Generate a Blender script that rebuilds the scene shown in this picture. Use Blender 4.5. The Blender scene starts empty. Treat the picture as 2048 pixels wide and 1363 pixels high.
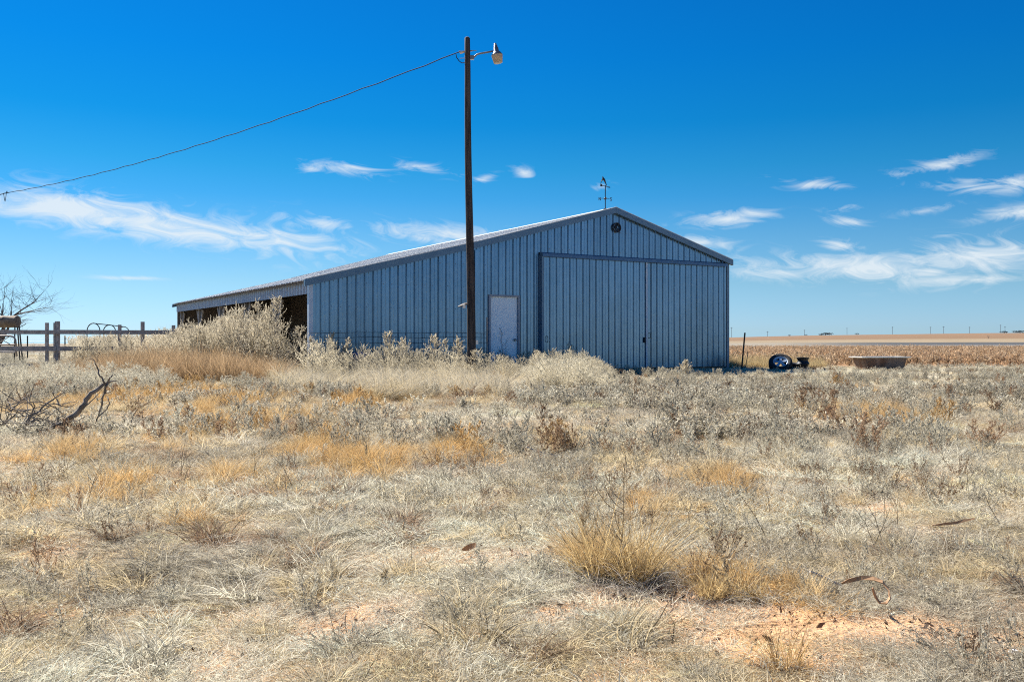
import bpy, math, random
import numpy as np
from mathutils import Vector, Matrix
R = math.radians
rng = np.random.default_rng(11)
random.seed(5)
scene = bpy.context.scene
COL = scene.collection

# ------------------------------------------------------------------ camera, sky, sun, exposure
F, CX, CY, EYE = 1827.0, 1024.0, 681.5, 0.9          # focal length in photo pixels, principal point, eye height
cam_d = bpy.data.cameras.new('camera'); cam = bpy.data.objects.new('camera', cam_d); COL.objects.link(cam)
cam.location = (0, 0, EYE); cam.rotation_euler = (R(90), 0, 0)
cam_d.sensor_width = 36; cam_d.lens = 36 * F / 2048; cam_d.clip_end = 9000; cam_d.clip_start = 0.05
scene.camera = cam
SUN_AZ, SUN_EL = R(-42), R(46)                        # azimuth from +Y, clockwise; elevation
sd = bpy.data.lights.new('sun', 'SUN'); sd.energy = 5.0; sd.angle = R(0.5); sd.color = (1.0, 0.95, 0.87)
sun = bpy.data.objects.new('sun', sd); COL.objects.link(sun)
S = Vector((math.sin(SUN_AZ) * math.cos(SUN_EL), math.cos(SUN_AZ) * math.cos(SUN_EL), math.sin(SUN_EL)))
sun.rotation_euler = (-S).to_track_quat('-Z', 'Y').to_euler(); sun.location = (0, 0, 30)
vs = scene.view_settings
scene.display_settings.display_device = 'sRGB'
vs.view_transform = 'Standard'; vs.look = 'None'; vs.gamma = 1; vs.exposure = 0.95; vs.use_curve_mapping = False
cy = scene.cycles
cy.use_denoising = False
cy.max_bounces = 3; cy.diffuse_bounces = 1; cy.glossy_bounces = 2; cy.transmission_bounces = 2; cy.transparent_max_bounces = 8; cy.filter_width = 1.1
cy.sample_clamp_indirect = 0.6

def px_dir(x, y):
    return (math.atan2(x - CX, F), math.atan2((CY - y), math.hypot(F, x - CX)))

world = bpy.data.worlds.new('World'); scene.world = world; world.use_nodes = True
world.cycles.sampling_method = 'NONE'          # a smooth sky without a disc is sampled best by the surfaces
WT = world.node_tree; WT.nodes.clear()
def wn(t, **k):
    n = WT.nodes.new(t)
    for a, b in k.items(): setattr(n, a, b)
    return n
def wm(op, a, b=None, c=None, clamp=False):
    n = wn('ShaderNodeMath', operation=op, use_clamp=clamp)
    for i, v in enumerate((a, b, c)):
        if v is None: continue
        if isinstance(v, (int, float)): n.inputs[i].default_value = v
        else: WT.links.new(v, n.inputs[i])
    return n.outputs[0]
tc = wn('ShaderNodeTexCoord')
sep = wn('ShaderNodeSeparateXYZ'); WT.links.new(tc.outputs['Generated'], sep.inputs[0])
zc = wm('MAXIMUM', sep.outputs[2], 0.012)
comb = wn('ShaderNodeCombineXYZ')
WT.links.new(sep.outputs[0], comb.inputs[0]); WT.links.new(sep.outputs[1], comb.inputs[1]); WT.links.new(zc, comb.inputs[2])
nrm = wn('ShaderNodeVectorMath', operation='NORMALIZE'); WT.links.new(comb.outputs[0], nrm.inputs[0])
sky = wn('ShaderNodeTexSky', sky_type='NISHITA'); sky.sun_disc = False
sky.sun_elevation = SUN_EL; sky.sun_rotation = SUN_AZ; sky.altitude = 1000; sky.air_density = 1.0; sky.dust_density = 0.4; sky.ozone_density = 3.0
WT.links.new(nrm.outputs[0], sky.inputs[0])
az = wm('ARCTAN2', sep.outputs[0], sep.outputs[1])
el = wm('ARCSINE', zc)
# the clear dry air's colour by height above the horizon, the same all the way round
ramp = wn('ShaderNodeValToRGB'); WT.links.new(wm('DIVIDE', el, R(90)), ramp.inputs[0])
cr = ramp.color_ramp
SKYTINT = [(0.0, (0.50, 0.745, 1.12)), (0.011, (0.50, 0.743, 1.12)), (0.039, (0.455, 0.705, 0.90)), (0.073, (0.29, 0.66, 0.88)), (0.097, (0.14, 0.615, 0.89)), (0.117, (0.078, 0.60, 0.86)), (0.147, (0.022, 0.545, 0.88)), (0.19, (0.01, 0.52, 0.95)), (0.25, (0.01, 0.50, 0.98)), (1.0, (0.05, 0.5, 0.98))]
while len(cr.elements) < len(SKYTINT): cr.elements.new(0.5)
for e, (p, c) in zip(cr.elements, SKYTINT):
    e.position = p; e.color = (*c, 1)
tint = wn('ShaderNodeMix', data_type='RGBA', blend_type='MULTIPLY'); tint.inputs[0].default_value = 1
WT.links.new(sky.outputs[0], tint.inputs[6]); WT.links.new(ramp.outputs[0], tint.inputs[7])
# thin cirrus: soft ellipses in azimuth and elevation broken up by stretched noise
nv = wn('ShaderNodeCombineXYZ')
slant = wm('ADD', wm('MULTIPLY', el, 34.0), wm('MULTIPLY', az, 3.5))
WT.links.new(wm('MULTIPLY', az, 11.0), nv.inputs[0]); WT.links.new(slant, nv.inputs[1])
def noise(scale, detail, dist, rough=0.6):
    n = wn('ShaderNodeTexNoise', noise_dimensions='2D'); n.inputs['Scale'].default_value = scale; n.inputs['Detail'].default_value = detail
    n.inputs['Distortion'].default_value = dist; n.inputs['Roughness'].default_value = rough
    WT.links.new(nv.outputs[0], n.inputs['Vector']); return n.outputs[0]
n1 = noise(1.7, 7, 1.1, 0.66); n2 = noise(0.35, 2, 0.0)
CLOUDS = [  # photo x, y, half width, half height, slant, strength
    (120, 415, 240, 32, 0.10, 1.2), (330, 450, 270, 30, 0.16, 1.2), (560, 478, 150, 24, 0.1, 0.9), (640, 445, 90, 20, 0.05, 0.8),
    (900, 468, 150, 20, 0.05, 1.0), (690, 338, 85, 14, 0.1, 0.75), (622, 338, 26, 9, 0.0, 0.7), (850, 338, 65, 10, 0.15, 0.8), (970, 356, 28, 8, -0.2, 0.75), (1047, 345, 22, 10, 0.3, 0.95),
    (1200, 374, 24, 10, 0, 0.7), (1455, 438, 75, 15, -0.05, 1.15), (1400, 484, 70, 15, 0.15, 0.9), (1640, 370, 60, 9, 0.05, 0.8), (1560, 358, 40, 6, 0.2, 0.5),
    (1690, 415, 40, 10, -0.1, 0.6), (1690, 443, 40, 10, 0.1, 0.8), (1895, 325, 65, 12, -0.15, 0.85), (1800, 348, 35, 8, 0, 0.6), (1940, 372, 85, 12, 0.05, 0.85), (2040, 365, 60, 16, -0.05, 0.9), (2030, 425, 65, 13, -0.1, 0.95),
    (1850, 420, 50, 8, -0.1, 0.6), (1680, 492, 40, 16, 0.2, 0.8), (1720, 535, 230, 28, 0.04, 1.0), (1950, 515, 170, 32, -0.05, 1.0), (1560, 545, 130, 18, 0.05, 0.8), (1900, 560, 200, 18, 0, 0.7), (1900, 470, 60, 8, 0, 0.5),
    (255, 556, 70, 5, 0.0, 0.75), (2160, 480, 120, 30, 0.0, 0.9), (-130, 390, 120, 20, 0.1, 0.9)]
aev = wn('ShaderNodeCombineXYZ'); WT.links.new(az, aev.inputs[0]); WT.links.new(el, aev.inputs[1])
total = None
for (x, y, hw, hh, sl, st) in CLOUDS:
    a0, e0 = px_dir(x, y); k = 2.5 / F
    mp = wn('ShaderNodeMapping', vector_type='TEXTURE')
    mp.inputs['Location'].default_value = (a0, e0, 0); mp.inputs['Rotation'].default_value = (0, 0, -math.atan(sl)); mp.inputs['Scale'].default_value = (hw * k, hh * k, 1)
    WT.links.new(aev.outputs[0], mp.inputs[0])
    gr = wn('ShaderNodeTexGradient', gradient_type='QUADRATIC_SPHERE'); WT.links.new(mp.outputs[0], gr.inputs[0])
    g = wm('MULTIPLY', gr.outputs['Fac'], st * 1.25)
    total = g if total is None else wm('MAXIMUM', total, g)
# the same kind of cirrus goes on round the rest of the sky
side = wm('SUBTRACT', 1.0, wm('LESS_THAN', wm('ABSOLUTE', az), 0.75))
band = wm('MULTIPLY', wm('EXPONENT', wm('MULTIPLY', wm('POWER', wm('MULTIPLY', wm('SUBTRACT', el, 0.13), 9.0), 2.0), -1.0)), side)
gen = wm('MULTIPLY', band, wm('MULTIPLY', wm('SUBTRACT', n2, 0.45), 6.0, clamp=True))
total = wm('MAXIMUM', total, gen)
dens = wm('SUBTRACT', wm('ADD', wm('MULTIPLY', total, 1.25), wm('MULTIPLY', wm('SUBTRACT', n1, 0.5), 2.8)), 0.38)
dens = wm('MULTIPLY', dens, 0.8, clamp=True)
dens = wm('MULTIPLY', dens, wm('MULTIPLY', total, 1.6, clamp=True), clamp=True)
dens = wm('MULTIPLY', dens, 0.85)
cmix = wn('ShaderNodeMix', data_type='RGBA'); WT.links.new(dens, cmix.inputs[0])
WT.links.new(tint.outputs[2], cmix.inputs[6]); cmix.inputs[7].default_value = (7.0, 7.6, 8.0, 1)
bg = wn('ShaderNodeBackground'); bg.inputs['Strength'].default_value = 0.061
WT.links.new(cmix.outputs[2], bg.inputs[0])
wo = wn('ShaderNodeOutputWorld'); WT.links.new(bg.outputs[0], wo.inputs[0])

# ------------------------------------------------------------------ helpers
def tag(o, label=None, cat=None, group=None, kind=None):
    if label: o['label'] = label
    if cat: o['category'] = cat
    if group: o['group'] = group
    if kind: o['kind'] = kind
    return o
def empty(name, loc=(0, 0, 0), rz=0, parent=None):
    o = bpy.data.objects.new(name, None); COL.objects.link(o); o.location = loc; o.rotation_euler.z = rz; o.empty_display_size = 0.2
    o.parent = parent; return o
class MB:
    def __init__(s): s.v = []; s.f = []; s.n = 0
    def add(s, v, f):
        s.v.extend([tuple(p) for p in v]); s.f.extend([tuple(i + s.n for i in q) for q in f]); s.n += len(v); return s
    def box(s, c, d, M=None):
        cx, cy_, cz = c; x, y, z = (q / 2 for q in d)
        v = [Vector((cx + a * x, cy_ + b * y, cz + e * z)) for a in (-1, 1) for b in (-1, 1) for e in (-1, 1)]
        if M is not None: v = [M @ p for p in v]
        return s.add(v, [(0, 1, 3, 2), (4, 6, 7, 5), (0, 4, 5, 1), (2, 3, 7, 6), (0, 2, 6, 4), (1, 5, 7, 3)])
    def prism(s, poly, y0, y1):             # polygon in x,z pushed along y
        n = len(poly); v = [(x, y0, z) for x, z in poly] + [(x, y1, z) for x, z in poly]
        f = [tuple(range(n)), tuple(range(2 * n - 1, n - 1, -1))] + [(i, i + n, (i + 1) % n + n, (i + 1) % n) for i in range(n)]
        return s.add(v, f)
    def tube(s, path, rad, sides=6, cap=True):
        P = [Vector(p) for p in path]; n = len(P)
        if isinstance(rad, (int, float)): rad = [rad] * n
        v = []; up = Vector((0.13, 0.21, 0.97))
        for i, p in enumerate(P):
            t = (P[min(i + 1, n - 1)] - P[max(i - 1, 0)])
            t = t.normalized() if t.length > 1e-9 else Vector((0, 0, 1))
            a = t.cross(up)
            if a.length < 0.15: a = t.cross(Vector((1, 0.1, 0)))
            a.normalize(); b = t.cross(a)
            for k in range(sides):
                w = 2 * math.pi * k / sides
                v.append(p + (a * math.cos(w) + b * math.sin(w)) * rad[i])
        f = [(i * sides + k, i * sides + (k + 1) % sides, (i + 1) * sides + (k + 1) % sides, (i + 1) * sides + k) for i in range(n - 1) for k in range(sides)]
        if cap: f += [tuple(range(sides - 1, -1, -1)), tuple((n - 1) * sides + k for k in range(sides))]
        return s.add(v, f)
    def lathe(s, prof, sides=24, M=None):   # prof: (r, z)
        v = []; n = len(prof)
        for r, z in prof:
            for k in range(sides):
                w = 2 * math.pi * k / sides; p = Vector((r * math.cos(w), r * math.sin(w), z)); v.append(M @ p if M is not None else p)
        f = [(i * sides + k, i * sides + (k + 1) % sides, (i + 1) * sides + (k + 1) % sides, (i + 1) * sides + k) for i in range(n - 1) for k in range(sides)]
        return s.add(v, f)
    def mesh(s, name, smooth=False):
        me = bpy.data.meshes.new(name); me.from_pydata([tuple(p) for p in s.v], [], s.f); me.update()
        if smooth: me.shade_smooth()
        return me
    def build(s, name, mat, parent=None, smooth=False, loc=None):
        me = s.mesh(name, smooth); me.materials.append(mat)
        o = bpy.data.objects.new(name, me); COL.objects.link(o); o.parent = parent
        if loc is not None: o.location = loc
        return o
def at(x, y, depth):                        # a photo pixel at a given distance -> a point of the place
    return Vector(((x - CX) / F * depth, depth, EYE + (CY - y) / F * depth))
def gpx(x, y):                              # a photo pixel on level ground
    d = F * EYE / (y - CY); return ((x - CX) / F * d, d)
_lat = np.random.default_rng(3).random((256, 256))
def vnoise(x, y, s=1.0, oct=3):
    x = np.asarray(x, float) * s; y = np.asarray(y, float) * s; out = 0; amp = 1; tot = 0
    for o in range(oct):
        xi = np.floor(x).astype(int); yi = np.floor(y).astype(int); fx = x - xi; fy = y - yi
        fx = fx * fx * (3 - 2 * fx); fy = fy * fy * (3 - 2 * fy)
        a = _lat[xi % 256, yi % 256]; b = _lat[(xi + 1) % 256, yi % 256]; c = _lat[xi % 256, (yi + 1) % 256]; d = _lat[(xi + 1) % 256, (yi + 1) % 256]
        out = out + amp * ((a * (1 - fx) + b * fx) * (1 - fy) + (c * (1 - fx) + d * fx) * fy); tot += amp
        x = x * 2.03 + 17; y = y * 2.03 + 31; amp *= 0.5
    return out / tot
def sstep(a, b, x):
    t = np.clip((np.asarray(x, float) - a) / (b - a), 0, 1); return t * t * (3 - 2 * t)

# ------------------------------------------------------------------ materials
def mat(name):
    m = bpy.data.materials.new(name); m.use_nodes = True
    nt = m.node_tree; b = nt.nodes['Principled BSDF']; return m, nt, b
def simple(name, col, rough=0.7, metal=0.0, var=0.15, scale=6.0, bump=0.0, bscale=40.0, stretch=(1, 1, 1), dirt=None, dirt_amt=0.5, dirt_scale=3.0, spec=0.5):
    m, nt, b = mat(name); L = nt.links
    b.inputs['Roughness'].default_value = rough; b.inputs['Metallic'].default_value = metal; b.inputs['Specular IOR Level'].default_value = spec
    t = nt.nodes.new('ShaderNodeTexCoord'); mp = nt.nodes.new('ShaderNodeMapping'); mp.inputs['Scale'].default_value = stretch
    L.new(t.outputs['Object'], mp.inputs[0])
    n = nt.nodes.new('ShaderNodeTexNoise'); n.inputs['Scale'].default_value = scale; n.inputs['Detail'].default_value = 5; L.new(mp.outputs[0], n.inputs['Vector'])
    r = nt.nodes.new('ShaderNodeValToRGB'); L.new(n.outputs[0], r.inputs[0])
    r.color_ramp.elements[0].position = 0.3; r.color_ramp.elements[1].position = 0.7
    r.color_ramp.elements[0].color = (*[c * (1 - var) for c in col], 1); r.color_ramp.elements[1].color = (*[min(c * (1 + var), 1) for c in col], 1)
    out = r.outputs[0]
    if dirt:
        n2_ = nt.nodes.new('ShaderNodeTexNoise'); n2_.inputs['Scale'].default_value = dirt_scale; n2_.inputs['Detail'].default_value = 7; L.new(mp.outputs[0], n2_.inputs['Vector'])
        r2 = nt.nodes.new('ShaderNodeValToRGB'); L.new(n2_.outputs[0], r2.inputs[0]); r2.color_ramp.elements[0].position = 0.45; r2.color_ramp.elements[1].position = 0.62
        r2.color_ramp.elements[1].color = (dirt_amt,) * 3 + (1,)
        mx = nt.nodes.new('ShaderNodeMix'); mx.data_type = 'RGBA'; L.new(r2.outputs[0], mx.inputs[0]); L.new(out, mx.inputs[6]); mx.inputs[7].default_value = (*dirt, 1); out = mx.outputs[2]
    L.new(out, b.inputs['Base Color'])
    if bump:
        n3 = nt.nodes.new('ShaderNodeTexNoise'); n3.inputs['Scale'].default_value = bscale; n3.inputs['Detail'].default_value = 4; L.new(mp.outputs[0], n3.inputs['Vector'])
        bp = nt.nodes.new('ShaderNodeBump'); bp.inputs['Strength'].default_value = bump; bp.inputs['Distance'].default_value = 0.01; L.new(n3.outputs[0], bp.inputs['Height']); L.new(bp.outputs[0], b.inputs['Normal'])
    return m
def steel_sheet(name, col, rough, metal):
    # galvanised sheet: spangle, faint vertical run-off streaks, a little dust
    m, nt, b = mat(name); L = nt.links
    t = nt.nodes.new('ShaderNodeTexCoord')
    def nz(sc, stretch, det):
        mp = nt.nodes.new('ShaderNodeMapping'); mp.inputs['Scale'].default_value = stretch; L.new(t.outputs['Object'], mp.inputs[0])
        n = nt.nodes.new('ShaderNodeTexNoise'); n.inputs['Scale'].default_value = sc; n.inputs['Detail'].default_value = det; L.new(mp.outputs[0], n.inputs['Vector']); return n.outputs[0]
    sp = nz(6, (1, 1, 1), 4); st = nz(5, (2.2, 2.2, 0.12), 5); bl = nz(0.6, (1, 1, 1), 3)
    def mm(op, a, bb):
        n = nt.nodes.new('ShaderNodeMath'); n.operation = op
        for i, v in enumerate((a, bb)):
            if isinstance(v, (int, float)): n.inputs[i].default_value = v
            else: L.new(v, n.inputs[i])
        return n.outputs[0]
    f = mm('ADD', mm('ADD', mm('MULTIPLY', sp, 0.45), mm('MULTIPLY', st, 0.45)), mm('MULTIPLY', bl, 0.35))
    oi = nt.nodes.new('ShaderNodeObjectInfo')
    f = mm('ADD', f, mm('MULTIPLY', oi.outputs['Random'], 0.12))
    r = nt.nodes.new('ShaderNodeValToRGB'); L.new(f, r.inputs[0]); r.color_ramp.elements[0].position = 0.42; r.color_ramp.elements[1].position = 0.95
    r.color_ramp.elements[0].color = (*[c * 0.72 for c in col], 1); r.color_ramp.elements[1].color = (*[min(1, c * 1.2) for c in col], 1)
    L.new(r.outputs[0], b.inputs['Base Color']); b.inputs['Metallic'].default_value = metal
    rr = nt.nodes.new('ShaderNodeMapRange'); L.new(sp, rr.inputs[0]); rr.inputs[3].default_value = rough - 0.05; rr.inputs[4].default_value = rough + 0.08; L.new(rr.outputs[0], b.inputs['Roughness'])
    w = nz(1.6, (1, 1, 0.5), 2); bp = nt.nodes.new('ShaderNodeBump'); bp.inputs['Strength'].default_value = 0.25; bp.inputs['Distance'].default_value = 0.02; L.new(w, bp.inputs['Height']); L.new(bp.outputs[0], b.inputs['Normal'])
    return m
M_wall = steel_sheet('wall_steel', (0.168, 0.292, 0.415), 0.26, 0.88)
M_roof = steel_sheet('roof_steel', (0.70, 0.71, 0.68), 0.55, 0.15)
M_trim = simple('trim_steel', (0.11, 0.20, 0.29), 0.45, 0.4, var=0.08, scale=4)
M_edge = simple('corner_trim', (0.46, 0.55, 0.66), 0.45, 0.3, var=0.08)
M_door = simple('door_paint', (0.80, 0.92, 1.0), 0.3, 0, var=0.03, scale=2, dirt=(0.66, 0.72, 0.80), dirt_amt=0.2)
M_frame = simple('door_frame', (0.26, 0.31, 0.37), 0.5, 0, var=0.1)
M_dark = simple('dark_steel', (0.02, 0.022, 0.028), 0.5, 0.3, var=0.3)
M_knob = simple('brushed_knob', (0.35, 0.33, 0.30), 0.3, 0.9)
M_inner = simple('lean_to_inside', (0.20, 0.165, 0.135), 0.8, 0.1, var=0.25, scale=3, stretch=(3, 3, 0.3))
M_wood = simple('grey_timber', (0.42, 0.37, 0.33), 0.85, 0, var=0.3, scale=9, stretch=(1, 1, 1), bump=0.4)
M_brace = simple('pale_timber', (0.40, 0.36, 0.32), 0.85, 0, var=0.25, scale=9, bump=0.3)
M_pole = simple('creosote_pole', (0.03, 0.024, 0.023), 0.85, 0, var=0.5, scale=12, stretch=(3, 3, 0.25), bump=0.8, bscale=20, dirt=(0.10, 0.085, 0.075), dirt_amt=0.6, dirt_scale=6)
M_cable = simple('weathered_cable', (0.025, 0.026, 0.03), 0.8, 0.0, spec=0.1)
M_alu = simple('cast_aluminium', (0.20, 0.22, 0.23), 0.45, 0.6, var=0.2)
M_lens = simple('lamp_refractor', (0.62, 0.52, 0.38), 0.3, 0, var=0.08)
M_lensb = simple('lamp_bottom', (0.92, 0.92, 0.90), 0.35, 0, var=0.03)
def glow_through(m, col, f):
    nt = m.node_tree; t = nt.nodes.new('ShaderNodeBsdfTranslucent'); t.inputs[0].default_value = (*col, 1); x = nt.nodes.new('ShaderNodeMixShader'); x.inputs[0].default_value = f
    nt.links.new(nt.nodes['Principled BSDF'].outputs[0], x.inputs[1]); nt.links.new(t.outputs[0], x.inputs[2]); nt.links.new(x.outputs[0], nt.nodes['Material Output'].inputs[0])
glow_through(M_lens, (0.75, 0.62, 0.44), 0.5); glow_through(M_lensb, (0.95, 0.95, 0.92), 0.6)
M_rust = simple('rusted_tub', (0.24, 0.13, 0.08), 0.85, 0.1, var=0.35, scale=5, stretch=(1, 1, 0.5), dirt=(0.33, 0.27, 0.22), dirt_amt=0.5, bump=0.3)
M_enamel = simple('old_enamel', (0.78, 0.77, 0.72), 0.4, 0, var=0.08, dirt=(0.45, 0.38, 0.30), dirt_amt=0.4)
M_rubber = simple('tyre_rubber', (0.018, 0.018, 0.02), 0.75, 0, var=0.3, bump=0.4)
M_rim = simple('painted_rim', (0.42, 0.50, 0.60), 0.5, 0.1, var=0.1)
M_blue = simple('blue_plastic', (0.02, 0.10, 0.30), 0.45, 0, var=0.1)
M_post = simple('steel_post', (0.03, 0.04, 0.04), 0.7, 0.3, var=0.4, dirt=(0.16, 0.08, 0.05), dirt_amt=0.4)
M_wire = simple('panel_wire', (0.045, 0.06, 0.085), 0.5, 0.5)
M_bark = simple('dead_bark', (0.17, 0.14, 0.11), 0.9, 0, var=0.5, scale=10, bump=0.6, dirt=(0.36, 0.31, 0.26), dirt_amt=0.7, dirt_scale=7)
M_twig = simple('bare_twig', (0.085, 0.065, 0.055), 0.9, 0, var=0.3)
M_tank = simple('rusty_drum', (0.30, 0.235, 0.165), 0.8, 0.2, var=0.3, scale=4, dirt=(0.11, 0.085, 0.065), dirt_amt=0.8, dirt_scale=4)
M_gate = simple('gate_tube', (0.33, 0.31, 0.29), 0.55, 0.5, var=0.2, dirt=(0.2, 0.11, 0.07), dirt_amt=0.5)
M_husk = simple('dry_husk', (0.42, 0.24, 0.12), 0.8, 0, var=0.25, scale=20)
M_stone = simple('pale_stone', (0.70, 0.66, 0.62), 0.85, 0, var=0.12, scale=15, bump=0.5)
M_far = simple('far_pole_wood', (0.13, 0.13, 0.14), 0.9)
M_fartree = simple('far_foliage', (0.055, 0.06, 0.055), 0.95, var=0.4, scale=2)

def grass_mat(name, trans=0.35, blade=0.45, dark=0.19):
    m, nt, b = mat(name); L = nt.links
    a = nt.nodes.new('ShaderNodeAttribute'); a.attribute_type = 'INSTANCER'; a.attribute_name = 'tint'
    v = nt.nodes.new('ShaderNodeAttribute'); v.attribute_type = 'GEOMETRY'; v.attribute_name = 'vary'
    mr = nt.nodes.new('ShaderNodeValToRGB'); L.new(v.outputs['Fac'], mr.inputs[0])
    els = mr.color_ramp.elements; els.new(.5); els.new(.5)
    for e_, (p_, k_) in zip(els, ((0.0, .28), (dark, .42), (dark + .04, 1 - blade * .6), (1.0, 1 + blade * .6))): e_.position = p_; e_.color = (k_, k_ * (.97 if k_ < .5 else 1), k_ * (.92 if k_ < .5 else 1), 1)  # lowest share of blades coloured dark to imitate shaded gaps in the grass
    mx = nt.nodes.new('ShaderNodeMix'); mx.data_type = 'RGBA'; mx.blend_type = 'MULTIPLY'; mx.inputs[0].default_value = 1
    L.new(a.outputs['Color'], mx.inputs[6]); L.new(mr.outputs[0], mx.inputs[7])
    L.new(mx.outputs[2], b.inputs['Base Color']); b.inputs['Roughness'].default_value = 0.65; b.inputs['Specular IOR Level'].default_value = 0.35
    tr = nt.nodes.new('ShaderNodeBsdfTranslucent'); L.new(mx.outputs[2], tr.inputs[0])
    ms = nt.nodes.new('ShaderNodeMixShader'); ms.inputs[0].default_value = trans
    L.new(b.outputs[0], ms.inputs[1]); L.new(tr.outputs[0], ms.inputs[2]); L.new(ms.outputs[0], nt.nodes['Material Output'].inputs[0])
    return m
M_grass = grass_mat('dry_grass', trans=0.45); M_feather = grass_mat('dry_feather_weed', trans=0.62, blade=0.4, dark=0.08)
def plant_mat(name, col, var=0.45, trans=0.35):
    m, nt, b = mat(name); L = nt.links
    v = nt.nodes.new('ShaderNodeAttribute'); v.attribute_name = 'vary'
    r = nt.nodes.new('ShaderNodeValToRGB'); L.new(v.outputs['Fac'], r.inputs[0])
    r.color_ramp.elements[0].color = (*[c * (1 - var) for c in col], 1); r.color_ramp.elements[1].color = (*[min(1, c * (1 + var)) for c in col], 1)
    L.new(r.outputs[0], b.inputs['Base Color']); b.inputs['Roughness'].default_value = 0.7
    tr = nt.nodes.new('ShaderNodeBsdfTranslucent'); L.new(r.outputs[0], tr.inputs[0])
    ms = nt.nodes.new('ShaderNodeMixShader'); ms.inputs[0].default_value = trans
    L.new(b.outputs[0], ms.inputs[1]); L.new(tr.outputs[0], ms.inputs[2]); L.new(ms.outputs[0], nt.nodes['Material Output'].inputs[0])
    return m
M_weed = plant_mat('pale_dead_weed', (0.78, 0.68, 0.50), .3, .55)
M_weedstem = plant_mat('weed_stem', (0.38, 0.30, 0.22), trans=0.0)
M_gold = plant_mat('golden_grass', (0.76, 0.52, 0.25))
M_darkweed = plant_mat('dark_dead_weed', (0.15, 0.12, 0.10), trans=0.1)

# ------------------------------------------------------------------ ground
BARN_L = Vector((-0.2206 * 22.25, 22.25, 0)); BARN_A = R(30.7)
def barn_local(x, y):
    dx = np.asarray(x, float) - BARN_L.x; dy = np.asarray(y, float) - BARN_L.y; c, s = math.cos(BARN_A), math.sin(BARN_A)
    return dx * c + dy * s, -dx * s + dy * c
def ground_z(x, y):
    x = np.asarray(x, float); y = np.asarray(y, float)
    d = np.hypot(x, y)
    near = (vnoise(x + 40, y + 40, 0.7, 3) - 0.5) * 0.16 * (1 - sstep(14, 20, d)) * sstep(0.5, 2.0, d)
    b = np.where(y > 1, x / np.maximum(y, 1), np.sign(x) * 2)
    right = sstep(-0.1, 0.35, b)
    prof_r = np.interp(d, [0, 100, 160, 260, 420, 720, 1200, 1800, 3500], [0, 0, -0.05, 0.1, 0.75, 3.0, 8.3, 9.0, -10])
    prof_l = np.interp(d, [0, 60, 150, 400, 1200, 3500], [0, 0, -0.25, -1.0, -2.5, -8])
    prof_r = prof_r * (0.82 + 0.5 * np.clip((b - 0.24) / 0.35, 0, 0.8))
    return near + prof_l * (1 - right) + prof_r * right
rs = np.concatenate([[0.0], np.geomspace(0.6, 3500, 170)]); NA = 288
vv = []; 
ang = np.linspace(0, 2 * math.pi, NA, endpoint=False)
X = np.outer(rs[1:], np.sin(ang)).ravel(); Y = np.outer(rs[1:], np.cos(ang)).ravel()
Z = ground_z(X, Y)
vv = [(0, 0, 0)] + list(zip(X, Y, Z)); ff = [(0, 1 + (k + 1) % NA, 1 + k) for k in range(NA)]
nr = len(rs) - 1
for i in range(nr - 1):
    for k in range(NA):
        a = 1 + i * NA + k; b_ = 1 + i * NA + (k + 1) % NA; ff.append((a, b_, b_ + NA, a + NA))
me = bpy.data.meshes.new('ground'); me.from_pydata(vv, [], ff); me.update(); me.shade_smooth()
# land cover: crop stubble, grey fallow, dark ploughed strip, pale grass, brown far field
ca = me.color_attributes.new('cover', 'FLOAT_COLOR', 'POINT')
allx = np.array([p[0] for p in vv]); ally = np.array([p[1] for p in vv]); dd = np.hypot(allx, ally)
bb = np.where(ally > 1, allx / np.maximum(ally, 1), 2.0)
cov = np.zeros((len(vv), 4)); cov[:, 3] = 1
bands = [(0, (0.43, 0.36, 0.27)), (31, (0.43, 0.36, 0.27)), (33, (0.40, 0.24, 0.13)), (92, (0.38, 0.24, 0.14)), (96, (0.27, 0.25, 0.22)), (170, (0.27, 0.25, 0.22)), (180, (0.20, 0.19, 0.18)), (220, (0.085, 0.09, 0.095)), (300, (0.10, 0.10, 0.10)), (330, (0.30, 0.24, 0.16)), (520, (0.31, 0.24, 0.155)), (580, (0.23, 0.15, 0.09)), (1100, (0.25, 0.16, 0.10)), (1250, (0.17, 0.15, 0.12)), (3500, (0.3, 0.3, 0.3))]
wob = dd * (1 + 0.22 * (vnoise(allx, ally, 0.008, 4) - 0.5)) - 60 * np.clip(bb - 0.3, 0, 0.3) * (dd > 150)
rcol = np.stack([np.interp(wob, [q[0] for q in bands], [q[1][i] for q in bands]) for i in range(3)], 1)
lcol = np.stack([np.interp(dd, [0, 30, 80, 400, 3500], [0.43, 0.40, 0.28, 0.26, 0.3]) * k for k in (1, 0.86, 0.68)], 1)
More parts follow.
